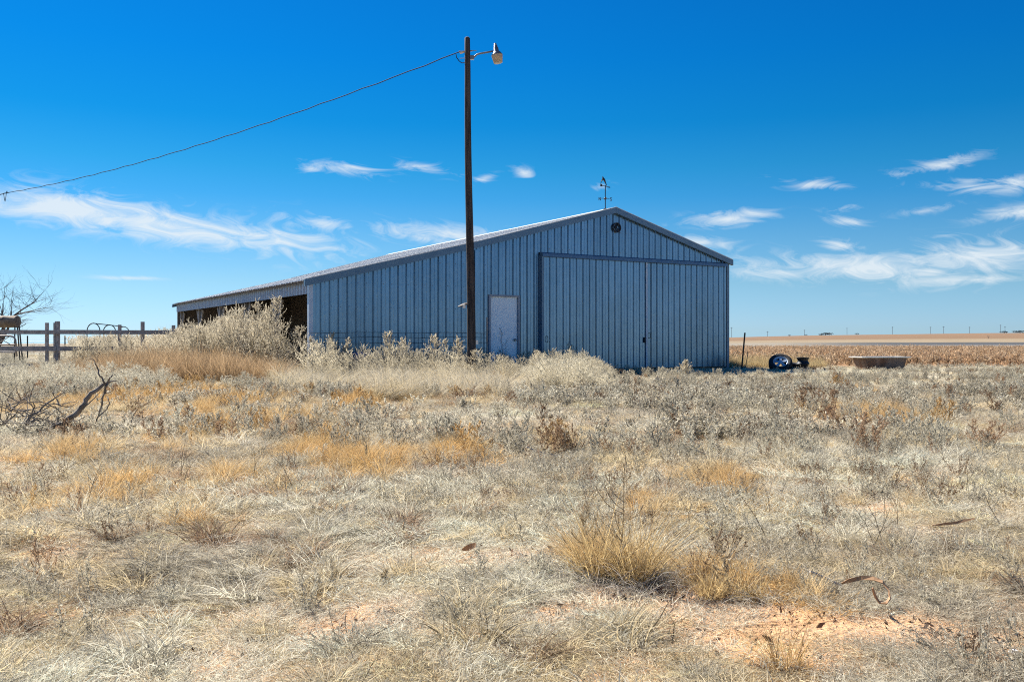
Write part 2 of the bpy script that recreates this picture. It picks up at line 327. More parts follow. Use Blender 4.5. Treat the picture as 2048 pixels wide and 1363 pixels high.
# the dark strip only reaches in from the right
fade = sstep(0.26, 0.42, bb); strip = ((wob > 175) & (wob < 325))[:, None]
rcol = np.where(strip, rcol * fade[:, None] + np.array([0.29, 0.255, 0.2]) * (1 - fade[:, None]), rcol)
rt = sstep(0.0, 0.15, bb)[:, None]
cov[:, :3] = lcol * (1 - rt) + rcol * rt
ca.data.foreach_set('color', cov.ravel())
m, nt, bs = mat('prairie_soil'); L = nt.links
geo = nt.nodes.new('ShaderNodeNewGeometry')
at_ = nt.nodes.new('ShaderNodeAttribute'); at_.attribute_name = 'cover'
def gn_noise(sc, det, dist=0):
    n = nt.nodes.new('ShaderNodeTexNoise'); n.inputs['Scale'].default_value = sc; n.inputs['Detail'].default_value = det; n.inputs['Distortion'].default_value = dist; L.new(geo.outputs['Position'], n.inputs['Vector']); return n.outputs[0]
def gramp(src, p0, p1, c0, c1):
    r = nt.nodes.new('ShaderNodeValToRGB'); L.new(src, r.inputs[0]); r.color_ramp.elements[0].position = p0; r.color_ramp.elements[1].position = p1
    r.color_ramp.elements[0].color = (*c0, 1); r.color_ramp.elements[1].color = (*c1, 1); return r.outputs[0]
soil = gramp(gn_noise(9, 8), 0.3, 0.72, (0.54, 0.30, 0.15), (0.78, 0.48, 0.26))
spk = gramp(gn_noise(75, 3), 0.60, 0.67, (0, 0, 0), (1, 1, 1))
mx1 = nt.nodes.new('ShaderNodeMix'); mx1.data_type = 'RGBA'; L.new(spk, mx1.inputs[0]); L.new(soil, mx1.inputs[6]); mx1.inputs[7].default_value = (0.14, 0.085, 0.055, 1)
len_ = nt.nodes.new('ShaderNodeVectorMath'); len_.operation = 'LENGTH'; L.new(geo.outputs['Position'], len_.inputs[0])
mr = nt.nodes.new('ShaderNodeMapRange'); L.new(len_.outputs['Value'], mr.inputs[0]); mr.inputs[1].default_value = 9; mr.inputs[2].default_value = 18
cvar = nt.nodes.new('ShaderNodeMix'); cvar.data_type = 'RGBA'; cvar.blend_type = 'MULTIPLY'; cvar.inputs[0].default_value = 1; L.new(at_.outputs[0], cvar.inputs[6])
mpn = nt.nodes.new('ShaderNodeMapping'); mpn.inputs['Scale'].default_value = (0.05, 0.35, 0.2); L.new(geo.outputs['Position'], mpn.inputs[0])
nst = nt.nodes.new('ShaderNodeTexNoise'); nst.inputs['Scale'].default_value = 1.0; nst.inputs['Detail'].default_value = 8; L.new(mpn.outputs[0], nst.inputs['Vector'])
L.new(gramp(nst.outputs[0], 0.3, 0.7, (0.72, 0.72, 0.72), (1.25, 1.22, 1.18)), cvar.inputs[7])
mx2 = nt.nodes.new('ShaderNodeMix'); mx2.data_type = 'RGBA'; L.new(mr.outputs[0], mx2.inputs[0]); L.new(mx1.outputs[2], mx2.inputs[6]); L.new(cvar.outputs[2], mx2.inputs[7])
L.new(mx2.outputs[2], bs.inputs['Base Color']); bs.inputs['Roughness'].default_value = 0.95; bs.inputs['Specular IOR Level'].default_value = 0.1
bp = nt.nodes.new('ShaderNodeBump'); bp.inputs['Strength'].default_value = 0.9; bp.inputs['Distance'].default_value = 0.03; L.new(gn_noise(28, 8), bp.inputs['Height']); L.new(bp.outputs[0], bs.inputs['Normal'])
me.materials.append(m)
ground = bpy.data.objects.new('ground', me); COL.objects.link(ground); tag(ground, 'sandy orange prairie soil reaching to the horizon fields', 'ground', kind='structure')

# ------------------------------------------------------------------ the barn
barn = empty('metal_barn', BARN_L, BARN_A)
tag(barn, 'grey blue ribbed steel barn with open lean-to and low gable', 'barn')
W, WL, LEN = 13.71, 4.57, 16.6
APX = 9.2
def zr(t): return float(np.interp(t, [-1, 0, WL, APX, W, W + 1], [2.13, 2.37, 3.50, 4.76, 3.47, 3.18]))
PITCH = 0.2286
def rib_profile(u0, u1, plain=False):
    """points (u, out) of ribbed sheet between u0 and u1; ribs fall on a fixed pitch"""
    base = [(0.0, 0.0), (0.003, -0.016), (0.012, -0.016), (0.015, 0.0), (0.024, 0.0), (0.034, 0.02), (0.050, 0.02), (0.062, 0.0), (0.125, 0.0), (0.135, 0.006), (0.145, 0.0)]  # groove beside each rib is added, only to shade into a dark line
    if plain: base = [(0.0, 0.0), (0.014, 0.02), (0.04, 0.02), (0.054, 0.0)]
    pts = [(u0, 0.0)]
    k0 = math.floor(u0 / PITCH) - 1; k1 = math.ceil(u1 / PITCH) + 1
    for k in range(k0, k1):
        for (u, o) in base:
            p = k * PITCH + u
            if u0 + 1e-4 < p < u1 - 1e-4: pts.append((p, o))
    pts.append((u1, 0.0)); return pts
def sheet(name, parent, u0, u1, z0, z1, place, mat_, plain=False):
    """one steel sheet; place(u, out, z) -> local point; z0/z1 functions of u"""
    P = rib_profile(u0, u1, plain); v = []; f = []
    for (u, o) in P: v += [place(u, o, z0(u)), place(u, o, z1(u))]
    for i in range(len(P) - 1): f.append((2 * i, 2 * i + 2, 2 * i + 3, 2 * i + 1))
    me_ = bpy.data.meshes.new(name); me_.from_pydata(v, [], f); me_.materials.append(mat_)
    o = bpy.data.objects.new(name, me_); COL.objects.link(o); o.parent = parent; return o
front = lambda u, o, z: (u, -o, z)
DOOR0, DOOR1, DOORZ = 4.98, 5.90, 2.12
SL0, SL1, HEAD = 6.66, 13.60, 3.33
# solid core behind the sheets so that no light leaks through
core = MB()
core.prism([(0.04, 0.0), (DOOR0, 0.0), (DOOR0, zr(DOOR0) - 0.06), (WL, zr(WL) - 0.06), (0.04, zr(0) - 0.06)], 0.03, 0.10)
core.prism([(DOOR0, DOORZ), (DOOR1, DOORZ), (DOOR1, zr(DOOR1) - 0.06), (DOOR0, zr(DOOR0) - 0.06)], 0.03, 0.10)
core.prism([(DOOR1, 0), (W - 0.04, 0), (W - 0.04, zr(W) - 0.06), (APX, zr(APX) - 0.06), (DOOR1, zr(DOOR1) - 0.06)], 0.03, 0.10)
wall_front = core.build('front_wall', M_inner, barn)
low = lambda u: 0.03
top = lambda u: zr(u) - 0.03
for k in range(5): sheet('siding_sheet', wall_front, k * 0.914 + (0.05 if k == 0 else 0), (k + 1) * 0.914, low, top, front, M_wall)
sheet('siding_sheet', wall_front, WL, DOOR0 - 0.03, low, top, front, M_wall)
sheet('siding_sheet', wall_front, DOOR0 - 0.03, DOOR1 + 0.03, lambda u: DOORZ + 0.04, top, front, M_wall)
sheet('siding_sheet', wall_front, DOOR1 + 0.03, SL0 - 0.05, low, top, front, M_wall)
ue = np.linspace(SL0 - 0.05, W - 0.03, 9)
for a, b_ in zip(ue[:-1], ue[1:]): sheet('siding_sheet', wall_front, float(a), float(b_), lambda u: HEAD, top, front, M_wall)
MB().box((WL + 0.02, -0.026, 1.70), (0.10, 0.012, 3.3)).build('seam_trim', M_wall, wall_front)
MB().box((0.0, 0.03, 1.17), (0.10, 0.14, 2.34)).build('corner_trim', M_edge, wall_front)
MB().box((W + 0.005, 0.03, 1.70), (0.11, 0.15, 3.40)).build('corner_trim', M_trim, wall_front)
# screw rows along the lower and middle girts
def screws(parent, u0, u1, zs, y):
    b_ = MB()
    k = math.ceil(u0 / PITCH)
    while k * PITCH + 0.08 < u1:
        for z in zs:
            if z < zr(k * PITCH) - 0.25: b_.box((k * PITCH + 0.08, y, z), (0.016, 0.012, 0.016))
        k += 1
    o = b_.build('screw_rows', M_frame, parent); o['kind'] = 'stuff'
screws(wall_front, 0.1, 4.9, (0.55, 1.15, 1.75, 2.35, 2.95), -0.004)
screws(wall_front, 6.7, 13.5, (3.5, 4.1), -0.004)
# other walls
wl = MB().box((W + 0.0, LEN / 2 + 0.1, 1.68), (0.06, LEN - 0.2, 3.36)).build('right_wall', M_inner, barn)
for k in range(18): sheet('siding_sheet', wl, k * 0.914 + 0.1, min((k + 1) * 0.914 + 0.1, LEN), lambda u: 0.03, lambda u: 3.4, lambda u, o, z: (W + 0.035 + o, u, z), M_wall, True)
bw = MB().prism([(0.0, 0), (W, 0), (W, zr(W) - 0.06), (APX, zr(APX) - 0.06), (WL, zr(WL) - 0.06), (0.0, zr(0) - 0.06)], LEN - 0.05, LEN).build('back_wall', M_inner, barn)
for k in range(15): sheet('siding_sheet', bw, k * 0.914, min((k + 1) * 0.914, W), low, top, lambda u, o, z: (u, LEN + 0.004 + o, z), M_wall, True)
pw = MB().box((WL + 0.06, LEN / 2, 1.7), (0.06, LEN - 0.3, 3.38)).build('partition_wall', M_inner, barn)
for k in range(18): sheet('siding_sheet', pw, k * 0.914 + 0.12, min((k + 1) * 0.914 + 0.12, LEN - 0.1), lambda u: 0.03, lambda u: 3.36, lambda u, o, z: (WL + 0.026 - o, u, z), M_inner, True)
# roof
roof = empty('roof', parent=barn)
def roof_place(u, o, t, lift=0.02): return (t, u, zr(t) + 0.045 + o)
def slope_sheets(t0, t1, lift):
    for k in range(19):
        u0 = -0.10 + k * 0.914; u1 = min(u0 + 0.914, LEN + 0.12)
        if u1 - u0 < 0.05: continue
        P = rib_profile(u0, u1, True); v = []; f = []
        for (u, o) in P: v += [(t0, u, zr(t0) + lift + o), (t1, u, zr(t1) + lift + o)]
        for i in range(len(P) - 1): f.append((2 * i, 2 * i + 2, 2 * i + 3, 2 * i + 1))
        me_ = bpy.data.meshes.new('roof_sheet'); me_.from_pydata(v, [], f); me_.materials.append(M_roof)
        o = bpy.data.objects.new('roof_sheet', me_); COL.objects.link(o); o.parent = roof
slope_sheets(-0.16, WL + 0.1, 0.035); slope_sheets(WL + 0.1, APX, 0.045); slope_sheets(APX, W + 0.14, 0.045)
MB().prism([(-0.12, zr(-0.12) - 0.02), (WL, zr(WL) - 0.02), (APX, zr(APX) - 0.02), (W + 0.10, zr(W + 0.1) - 0.02), (W + 0.10, zr(W + 0.1) + 0.028), (APX, zr(APX) + 0.028), (WL, zr(WL) + 0.028), (-0.12, zr(-0.12) + 0.028)], 0.02, LEN).build('roof_deck', M_inner, roof)
MB().prism([(APX - 0.18, zr(APX - 0.18) + 0.072), (APX, zr(APX) + 0.08), (APX + 0.18, zr(APX + 0.18) + 0.072), (APX + 0.18, zr(APX + 0.18) + 0.062), (APX, zr(APX) + 0.07), (APX - 0.18, zr(APX - 0.18) + 0.062)], -0.13, LEN + 0.13).build('ridge_cap', M_roof, roof)
def rake(t0, t1, name):
    h = 0.155
    MB().prism([(t0, zr(t0) + 0.05 - h), (t1, zr(t1) + 0.05 - h), (t1, zr(t1) + 0.062), (t0, zr(t0) + 0.062)], -0.125, -0.035).build(name, M_trim, roof)
    MB().prism([(t0, zr(t0) + 0.064), (t1, zr(t1) + 0.064), (t1, zr(t1) + 0.082), (t0, zr(t0) + 0.082)], -0.12, -0.02).build('rake_cap', M_roof, roof)
rake(-0.18, WL - 0.002, 'rake_trim'); rake(WL, APX - 0.001, 'rake_trim'); rake(APX + 0.001, W + 0.16, 'rake_trim')
MB().box((W + 0.15, LEN / 2, zr(W + 0.15) - 0.02), (0.03, LEN + 0.2, 0.12)).build('eave_trim', M_trim, roof)
MB().prism([(-0.18, zr(-0.18) - 0.09), (-0.02, zr(-0.02) - 0.09), (-0.02, zr(-0.02) + 0.02), (-0.18, zr(-0.18) + 0.02)], LEN + 0.01, LEN + 0.13).build('rake_trim', M_trim, roof)
# lean-to side: fascia strip of ribbed sheets, header beam, posts and knee braces
fas = MB().box((0.05, LEN / 2, 2.20), (0.05, LEN - 0.2, 0.22)).build('fascia', M_brace, barn)
for k in range(18):
    u0 = 0.08 + k * 0.914; u1 = min(u0 + 0.914, LEN)
    P = rib_profile(u0, u1, True); v = []; f = []
    for (u, o) in P: v += [(-0.002 - o * 2.2, u, 2.055), (-0.002 - o * 2.2, u, 2.365)]
    for i in range(len(P) - 1): f.append((2 * i, 2 * i + 2, 2 * i + 3, 2 * i + 1))
    me_ = bpy.data.meshes.new('fascia_sheet'); me_.from_pydata(v, [], f); me_.materials.append(M_edge)
    o = bpy.data.objects.new('fascia_sheet', me_); COL.objects.link(o); o.parent = fas
for i, s in enumerate([0.17, 3.3, 6.55, 9.8, 13.1, LEN - 0.17]):
    MB().box((0.15, s, 1.03), (0.13, 0.13, 2.06)).build('post', M_brace, barn)
    for sg in (-1, 1):
        if (i == 0 and sg < 0) or (i == 5 and sg > 0): continue
        dlen = 0.62
        Mx = Matrix.Translation((0.15, s + sg * 0.30, 1.78)) @ Matrix.Rotation(-sg * R(33), 4, 'X')
        MB().box((0, 0, 0), (0.045, 0.12, dlen), Mx).build('knee_brace', M_brace, barn)
for k in range(6): MB().prism([(0.2, 2.18), (WL, 3.28), (WL, 3.42), (0.2, 2.32)], 0.4 + k * 3.15, 0.45 + k * 3.15).build('rafter', M_wood, barn)
# entry door
dw = MB().box(((DOOR0 + DOOR1) / 2, 0.015, DOORZ / 2 + 0.03), (DOOR1 - DOOR0 - 0.06, 0.045, DOORZ - 0.08)).build('entry_door', M_door, barn)
for t in (DOOR0, DOOR1): MB().box((t, -0.012, DOORZ / 2 + 0.02), (0.055, 0.09, DOORZ + 0.03)).build('frame', M_frame, dw)
MB().box(((DOOR0 + DOOR1) / 2, -0.012, DOORZ + 0.013), (DOOR1 - DOOR0 - 0.057, 0.09, 0.05)).build('frame', M_frame, dw)
kx = DOOR1 - 0.12
MB().lathe([(0.0, 0.0), (0.034, 0.002), (0.034, 0.01), (0.014, 0.014), (0.014, 0.04), (0.03, 0.05), (0.033, 0.065), (0.024, 0.08), (0.0, 0.083)], 14, Matrix.Translation((kx, -0.008, 0.93)) @ Matrix.Rotation(R(90), 4, 'X')).build('knob', M_knob, dw, True)
# sliding doors
SPL = 10.33
for i, (a, b_, off) in enumerate([(SL0 + 0.03, SPL + 0.02, 0.085), (SPL - 0.02, SL1, 0.06)]):
    leaf = MB().box(((a + b_) / 2, -off + 0.03, 1.68), (b_ - a, 0.04, 3.18)).build('sliding_door', M_trim, barn)
    ed = np.linspace(a, b_, 5)
    for p, q in zip(ed[:-1], ed[1:]):
        sheet('siding_sheet', leaf, float(p), float(q), lambda u: 0.10, lambda u: HEAD - 0.06, lambda u, o, z, off=off: (u, -off - 0.016 - o, z), M_wall)
    if i == 0:
        MB().box((b_ - 0.02, -off - 0.045, 1.68), (0.05, 0.02, 3.12)).build('edge_trim', M_edge, leaf)
        MB().box((b_ - 0.10, -off - 0.05, 0.93), (0.035, 0.05, 0.16)).build('latch', M_dark, leaf)
        MB().tube([(a + 0.09, -off - 0.02, 0.86), (a + 0.09, -off - 0.075, 0.88), (a + 0.09, -off - 0.075, 1.02), (a + 0.09, -off - 0.02, 1.04)], 0.012, 6).build('handle', M_dark, leaf)
    else:
        MB().tube([(a + 0.16, -off - 0.02, 0.98), (a + 0.16, -off - 0.07, 1.0), (a + 0.16, -off - 0.07, 1.12), (a + 0.16, -off - 0.02, 1.14)], 0.01, 6).build('handle', M_dark, leaf)
tr = MB().prism([(-0.18, HEAD - 0.075), (-0.165, HEAD + 0.02), (-0.03, HEAD + 0.06), (-0.03, HEAD - 0.02)], 0, 1)
tr.v = [(SL0 - 0.06 + y * (SL1 - SL0 + 0.05), x, z) for (x, y, z) in tr.v]
tr.build('door_track', M_trim, barn)
MB().box((SL0 - 0.035, -0.075, 1.66), (0.075, 0.15, 3.30)).build('door_jamb', M_trim, barn)
MB().box((SL0 + 0.03, -0.05, 1.66), (0.05, 0.04, 3.2)).build('shadow_strip', M_dark, barn)  # dark strip standing in for the shadow gap beside the jamb

# emblem and weather vane
def letter_strokes(ch):
    return {'K': [[(-.5, -1), (-.5, 1)], [(.62, 1), (-.5, -.12)], [(-.18, .2), (.66, -1)]], 'N': [[(-.6, -1), (-.6, 1)], [(-.6, 1), (.6, -1)], [(.6, -1), (.6, 1)]],
            'S': [[(.6, .75), (.2, 1), (-.3, 1), (-.6, .7), (-.5, .25), (.45, -.22), (.6, -.65), (.3, -1), (-.25, -1), (-.6, -.75)]]}[ch]
def letter(ch, size, w, d):
    b_ = MB()
    for st in letter_strokes(ch):
        for p, q in zip(st[:-1], st[1:]):
            p = Vector((p[0] * size * .5, 0, p[1] * size * .5)); q = Vector((q[0] * size * .5, 0, q[1] * size * .5))
            v = q - p; a = math.atan2(v.x, v.z); Mx = Matrix.Translation((p + q) / 2) @ Matrix.Rotation(a, 4, 'Y')
            b_.box((0, 0, 0), (w, d, v.length + w * 0.6), Mx)
    return b_
tE = 9.28
emb = empty('wall_emblem', BARN_L + Matrix.Rotation(BARN_A, 3, 'Z') @ Vector((tE, -0.04, zr(APX) - 0.52)), BARN_A)
tag(emb, 'round black emblem with letter K high on the gable', 'emblem')
ring = MB(); N = 28; v = []; f = []
for k in range(N):
    w = 2 * math.pi * k / N
    for r_, y_ in ((0.150, -0.02), (0.126, -0.02), (0.126, 0.02), (0.150, 0.02)): v.append((r_ * math.sin(w), y_, r_ * math.cos(w)))
for k in range(N):
    j = (k + 1) % N
    for q in range(4): f.append((k * 4 + q, j * 4 + q, j * 4 + (q + 1) % 4, k * 4 + (q + 1) % 4))
ring.add(v, f).build('ring', M_dark, emb)
letter('K', 0.20, 0.026, 0.03).build('letter', M_dark, emb)
vane_p = BARN_L + Matrix.Rotation(BARN_A, 3, 'Z') @ Vector((APX - 0.05, 0.35, 0))
vane = empty('weather_vane', (vane_p.x, vane_p.y, zr(APX) + 0.06), R(12))
tag(vane, 'black weather vane with N and S letters on the roof ridge', 'weather vane')
MB().tube([(0, 0, -0.04), (0, 0, 0.72)], 0.014, 8).build('mast', M_dark, vane)
MB().lathe([(0.07, -0.03), (0.06, 0.01), (0.02, 0.03), (0.015, 0.05)], 10).build('base', M_dark, vane)
MB().lathe([(0.0, -0.04), (0.03, -0.03), (0.04, 0), (0.03, 0.03), (0.0, 0.04)], 10, Matrix.Translation((0, 0, 0.32))).build('hub', M_dark, vane, True)
for ax in ((1, 0), (0, 1)):
    MB().tube([(-0.13 * ax[0], -0.13 * ax[1], 0.32), (0.13 * ax[0], 0.13 * ax[1], 0.32)], 0.008, 6).build('arm', M_dark, vane)
for ch, x in (('N', -0.175), ('S', 0.175)):
    o = letter(ch, 0.085, 0.014, 0.014).build('letter', M_dark, vane); o.location = (x, 0, 0.305)
ar = MB().tube([(-0.14, 0, 0.715), (0.12, 0, 0.66)], 0.009, 6)
ar.prism([(-0.15, 0.75), (-0.10, 0.735), (-0.09, 0.675), (-0.16, 0.68)], -0.008, 0.008)
ar.prism([(0.11, 0.685), (0.16, 0.65), (0.10, 0.635)], -0.008, 0.008)
ar.build('arrow', M_dark, vane)
fg = MB().tube([(-0.14, 0, 0.74), (-0.13, 0, 0.82), (-0.095, 0, 0.87), (-0.06, 0, 0.90), (-0.03, 0, 0.87), (0.0, 0, 0.80), (0.045, 0, 0.70)], [0.010, 0.012, 0.022, 0.034, 0.03, 0.02, 0.008], 6)
fg.prism([(-0.085, 0.985), (-0.045, 0.93), (-0.01, 0.90), (-0.06, 0.87), (-0.095, 0.90)], -0.012, 0.012)
fg.build('figure', M_dark, vane)

# ------------------------------------------------------------------ light pole, lamp, cable
PD = 20.3
pb = at(943, 690, PD); pole_base = Vector((pb.x, PD, 0))
pole = empty('light_pole', pole_base); tag(pole, 'tall dark weathered wooden pole standing before the barn', 'light pole')
ptop = at(934.5, 77, PD) - pole_base
path = []; rad = []
for k in range(13):
    f_ = k / 12; path.append((ptop.x * f_ + 0.012 * math.sin(f_ * 7), 0.01 * math.sin(f_ * 5), -0.1 + (ptop.z + 0.1) * f_)); rad.append(0.104 - 0.042 * f_)
path[-1] = (ptop.x, 0, ptop.z); path.append((ptop.x, 0, ptop.z + 0.03)); rad.append(0.035)
MB().tube(path, rad, 14).build('shaft', M_pole, pole, True)
def pl(x, y, dz=0): return at(x, y, PD + dz) - pole_base
MB().tube([pl(918, 103), pl(945, 102)], 0.012, 6).build('bolt', M_alu, pole)
MB().tube([pl(935, 101), pl(953, 101.5)], 0.008, 6).build('bolt', M_alu, pole)
MB().tube([pl(919, 102), pl(921, 107), pl(929, 104)], 0.016, 6).build('insulator_clevis', M_lens, pole)
MB().tube([pl(919, 117), pl(932, 116)], 0.008, 5).build('bolt', M_alu, pole)
MB().tube([pl(912, 109), pl(913, 115), pl(918, 122), pl(923, 126), pl(932, 126)], 0.010, 5).build('service_loop', M_cable, pole)
MB().tube([pl(916, 613), pl(924, 610.5), pl(930, 608), pl(936, 606)], [0.012, 0.03, 0.03, 0.02], 6).build('bracket', M_gate, pole)
MB().box(tuple(pl(928, 612, -0.02)), (0.06, 0.05, 0.08)).build('bracket', M_lensb, pole)
MB().box(tuple(pl(954, 684, -0.02)), (0.05, 0.06, 0.09)).build('outlet_box', M_lensb, pole)
lamp = empty('yard_lamp', at(946, 116, PD)); tag(lamp, 'yard light with beige cup lens on a bent arm near pole top', 'lamp')
lo = Vector(lamp.location)
def ll(x, y, dz=0): return at(x, y, PD + dz) - lo
MB().box(tuple(ll(944, 115.5)), (0.09, 0.06, 0.09)).build('mount', M_alu, lamp)
MB().tube([ll(943, 117), ll(948, 114.5), ll(954, 109), ll(962, 107), ll(974, 105), ll(986, 102.5)], 0.02, 8).build('arm', M_alu, lamp, True)
tilt = Matrix.Translation(ll(993.5, 108)) @ Matrix.Rotation(R(-9), 4, 'Y') @ Matrix.Rotation(R(0), 4, 'X')
MB().lathe([(0.0, 0.235), (0.028, 0.235), (0.03, 0.19), (0.042, 0.185), (0.042, 0.15), (0.055, 0.14), (0.058, 0.06), (0.085, 0.035), (0.125, -0.02), (0.128, -0.035), (0.0, -0.035)], 18, tilt).build('housing', M_alu, lamp, True)
MB().lathe([(0.124, -0.036), (0.122, -0.06), (0.098, -0.20), (0.090, -0.205)], 22, tilt).build('refractor', M_lens, lamp, True)
MB().lathe([(0.092, -0.204), (0.07, -0.212), (0.0, -0.216)], 22, tilt).build('lens_bottom', M_lensb, lamp, True)
# cable
A = at(919, 104, PD); B = at(12, 386, 37.0); dirv = (B - A)
pts = []
for k in range(51):
    t = k / 46; p = A + dirv * t
    sag = -1.05 * 4 * t * (1 - t) * 0.35 if t <= 1 else 0.35 * (t - 1)
    pts.append(p + Vector((0, 0, sag + 0.012 * math.sin(k * 2.3))))
cable = MB().tube(pts, 0.011, 6)
o = cable.build('service_cable', M_cable); tag(o, 'twisted overhead service cable running left from the pole', 'cable')
fp = pts[-1]; e = empty('cable_pole', (fp.x - .08, fp.y, float(ground_z(fp.x, fp.y)) - .1)); tag(e, 'far wooden pole holding the other end of the overhead cable', 'utility pole')
MB().tube([(0, 0, 0), (0, 0, fp.z + .6)], [.11, .075], 12).build('shaft', M_pole, e); MB().tube([(-.1, 0, fp.z + .1), (.12, 0, fp.z + .1)], .015, 6).build('bolt', M_alu, e)
spl = [pts[46] + Vector((0.02 * k - 0.1, 0, -0.10 - 0.14 * math.sin(k * 0.6) + 0.1 * math.cos(k))) for k in range(9)]
MB().tube([pts[45]] + spl + [pts[48]], 0.012, 5).build('splice_loop', M_cable, o)

# ------------------------------------------------------------------ cattle panel in front of the left wall
pA = Vector(((621 - CX) / F * 21.75, 21.75, 0)); pB = Vector(((974 - CX) / F * 23.2, 23.2, 0))
cp = empty('wire_panel', pA); tag(cp, 'welded wire stock panel standing along the left barn wall', 'wire panel')
dv = pB - pA
for z in (0.12, 0.24, 0.38, 0.54, 0.70, 0.85, 0.99, 1.10):
    MB().tube([Vector((0, 0, z)) + dv * (k / 8) + Vector((0, 0, 0.012 * math.sin(k * 1.7 + z * 9))) for k in range(9)], 0.0055, 4).build('horizontal_wire', M_wire, cp)
nv_ = 27; vm = None
for k in range(nv_ + 1):
    p = dv * (k / nv_); o = MB().tube([p + Vector((0, 0, 0.08)), p + Vector((0.01, 0, 1.10))], 0.005, 4).build('vertical_wire', M_wire, cp)
MB().tube([dv + Vector((0, 0, -0.05)), dv + Vector((0, 0, 1.50))], 0.022, 6).build('end_post', M_gate, cp)
# blue barrel behind the panel
bp_ = at(722, 700, 22.6); br = empty('blue_barrel', (bp_.x, bp_.y, 0)); tag(br, 'blue plastic barrel hidden in weeds against the left wall', 'barrel')
MB().lathe([(0.0, 0.0), (0.21, 0.0), (0.23, 0.04), (0.235, 0.22), (0.245, 0.24), (0.235, 0.26), (0.235, 0.44), (0.245, 0.46), (0.235, 0.48), (0.23, 0.58), (0.20, 0.62), (0.0, 0.625)], 24).build('body', M_blue, br, True)
MB().lathe([(0.0, 0.655), (0.03, 0.655), (0.03, 0.62)], 10, Matrix.Translation((0.1, 0, 0))).build('bung', M_dark, br)

# ------------------------------------------------------------------ right-hand junk: post, tyre, rims, bathtub
tp = at(1483, 735, 28.6); q = empty('steel_post', (tp.x, tp.y, 0)); tag(q, 'dark steel fence post leaning right of the barn corner', 'fence post')
topv = at(1490, 665, 28.6) - Vector((tp.x, tp.y, 0))
MB().tube([Vector((0, 0, -0.05)), topv], 0.026, 5).build('shaft', M_post, q)
st = MB()
for k in range(1, 17):
    p = topv * (k / 17); st.box(tuple(p + Vector((0, -0.026, 0))), (0.03, 0.014, 0.02))
st.build('studs', M_post, q)
tp2 = at(1491, 735, 29.6); o = MB().tube([(0, 0, -0.03), at(1496, 702, 29.6) - Vector((tp2.x, tp2.y, 0))], 0.012, 5).build('thin_rod', M_post, loc=(tp2.x, tp2.y, 0)); tag(o, 'thin short rod just right of the leaning steel post', 'rod')
def tyre(name, loc, rot, label, rim=True, R_=0.36, w=0.26):
    e = empty(name, loc); e.rotation_euler = rot; tag(e, label, 'tyre')
    prof = [(R_ * 0.60, -w * .40), (R_ * .70, -w * .5), (R_ * .90, -w * .48), (R_ * .98, -w * .36), (R_, -w * .12), (R_ * .985, -w * .10), (R_ * .985, -w * .06), (R_, -w * .04), (R_, w * .04), (R_ * .985, w * .06), (R_ * .985, w * .10), (R_, w * .12), (R_ * .98, w * .36), (R_ * .90, w * .48), (R_ * .70, w * .5), (R_ * .60, w * .40)]
    MB().lathe(prof, 32).build('casing', M_rubber, e, True)
    if rim:
        rm = MB().lathe([(R_ * .62, w * .42), (R_ * .60, w * .46), (R_ * .57, w * .42), (R_ * .55, w * .30), (R_ * .50, w * .30), (R_ * .48, w * .22)], 32).build('rim', M_rim, e, True)
        for k in range(5):
            Mx = Matrix.Rotation(2 * math.pi * k / 5, 4, 'Z')
            MB().box((R_ * .32, 0, w * .30), (R_ * .40, R_ * .20, 0.03), Mx).build('spoke', M_rim, rm)
        MB().lathe([(0.0, w * .40), (R_ * .15, w * .39), (R_ * .18, w * .26)], 16).build('hub', M_rim, rm, True)
    return e
t1 = at(1561, 735, 28.3); tyre('old_tyre', (t1.x, t1.y, 0.19), (R(42), R(-14), 0), 'old black tyre with pale blue rim leaning by the rods')
t2 = at(1583, 735, 28.6); tyre('worn_tyre', (t2.x, t2.y, 0.12), (R(4), R(6), 0), 'low bare tyre between rimmed tyre and the stacked rims', rim=False, R_=0.30, w=0.22)
t3 = at(1605, 735, 28.0)
for i, (h, lb) in enumerate([(0.0, 'lower dark steel wheel rim of the stack left of the tub'), (0.2, 'upper dark steel wheel rim of the stack left of the tub')]):
    e = empty('wheel_rim', (t3.x + 0.01 * i, t3.y, h)); tag(e, lb, 'wheel rim', 'stacked steel rims')
    MB().lathe([(0.20, 0.0), (0.205, 0.01), (0.185, 0.02), (0.18, 0.05), (0.155, 0.07), (0.15, 0.12), (0.175, 0.145), (0.18, 0.18), (0.205, 0.188), (0.20, 0.2), (0.17, 0.196), (0.165, 0.15), (0.14, 0.12), (0.14, 0.07), (0.165, 0.03)], 24).build('barrel', M_dark, e, True)
    MB().lathe([(0.145, 0.10), (0.10, 0.11), (0.04, 0.10), (0.04, 0.09), (0.14, 0.09)], 18).build('disc', M_dark, e, True)
tb = at(1762, 741, 27.6); tub = empty('bathtub', (tb.x, 27.7, 0), R(9)); tag(tub, 'old rust brown tub with pale rim in the dry grass', 'tub')
def rrect(hx, hy, r, n=5):
    pts_ = []
    for cx_, cy_, a0 in ((hx - r, hy - r, 0), (-hx + r, hy - r, 90), (-hx + r, -hy + r, 180), (hx - r, -hy + r, 270)):
        for k in range(n + 1): pts_.append((cx_ + r * math.cos(R(a0 + 90 * k / n)), cy_ + r * math.sin(R(a0 + 90 * k / n))))
    return pts_
def loft(rings):
    v = []; f = []; n = len(rings[0][0])
    for pts_, z in rings: v += [(p[0], p[1], z) for p in pts_]
    for i in range(len(rings) - 1):
        for k in range(n): f.append((i * n + k, i * n + (k + 1) % n, (i + 1) * n + (k + 1) % n, (i + 1) * n + k))
    f.append(tuple(range(n - 1, -1, -1))); f.append(tuple((len(rings) - 1) * n + k for k in range(n)))
    return v, f
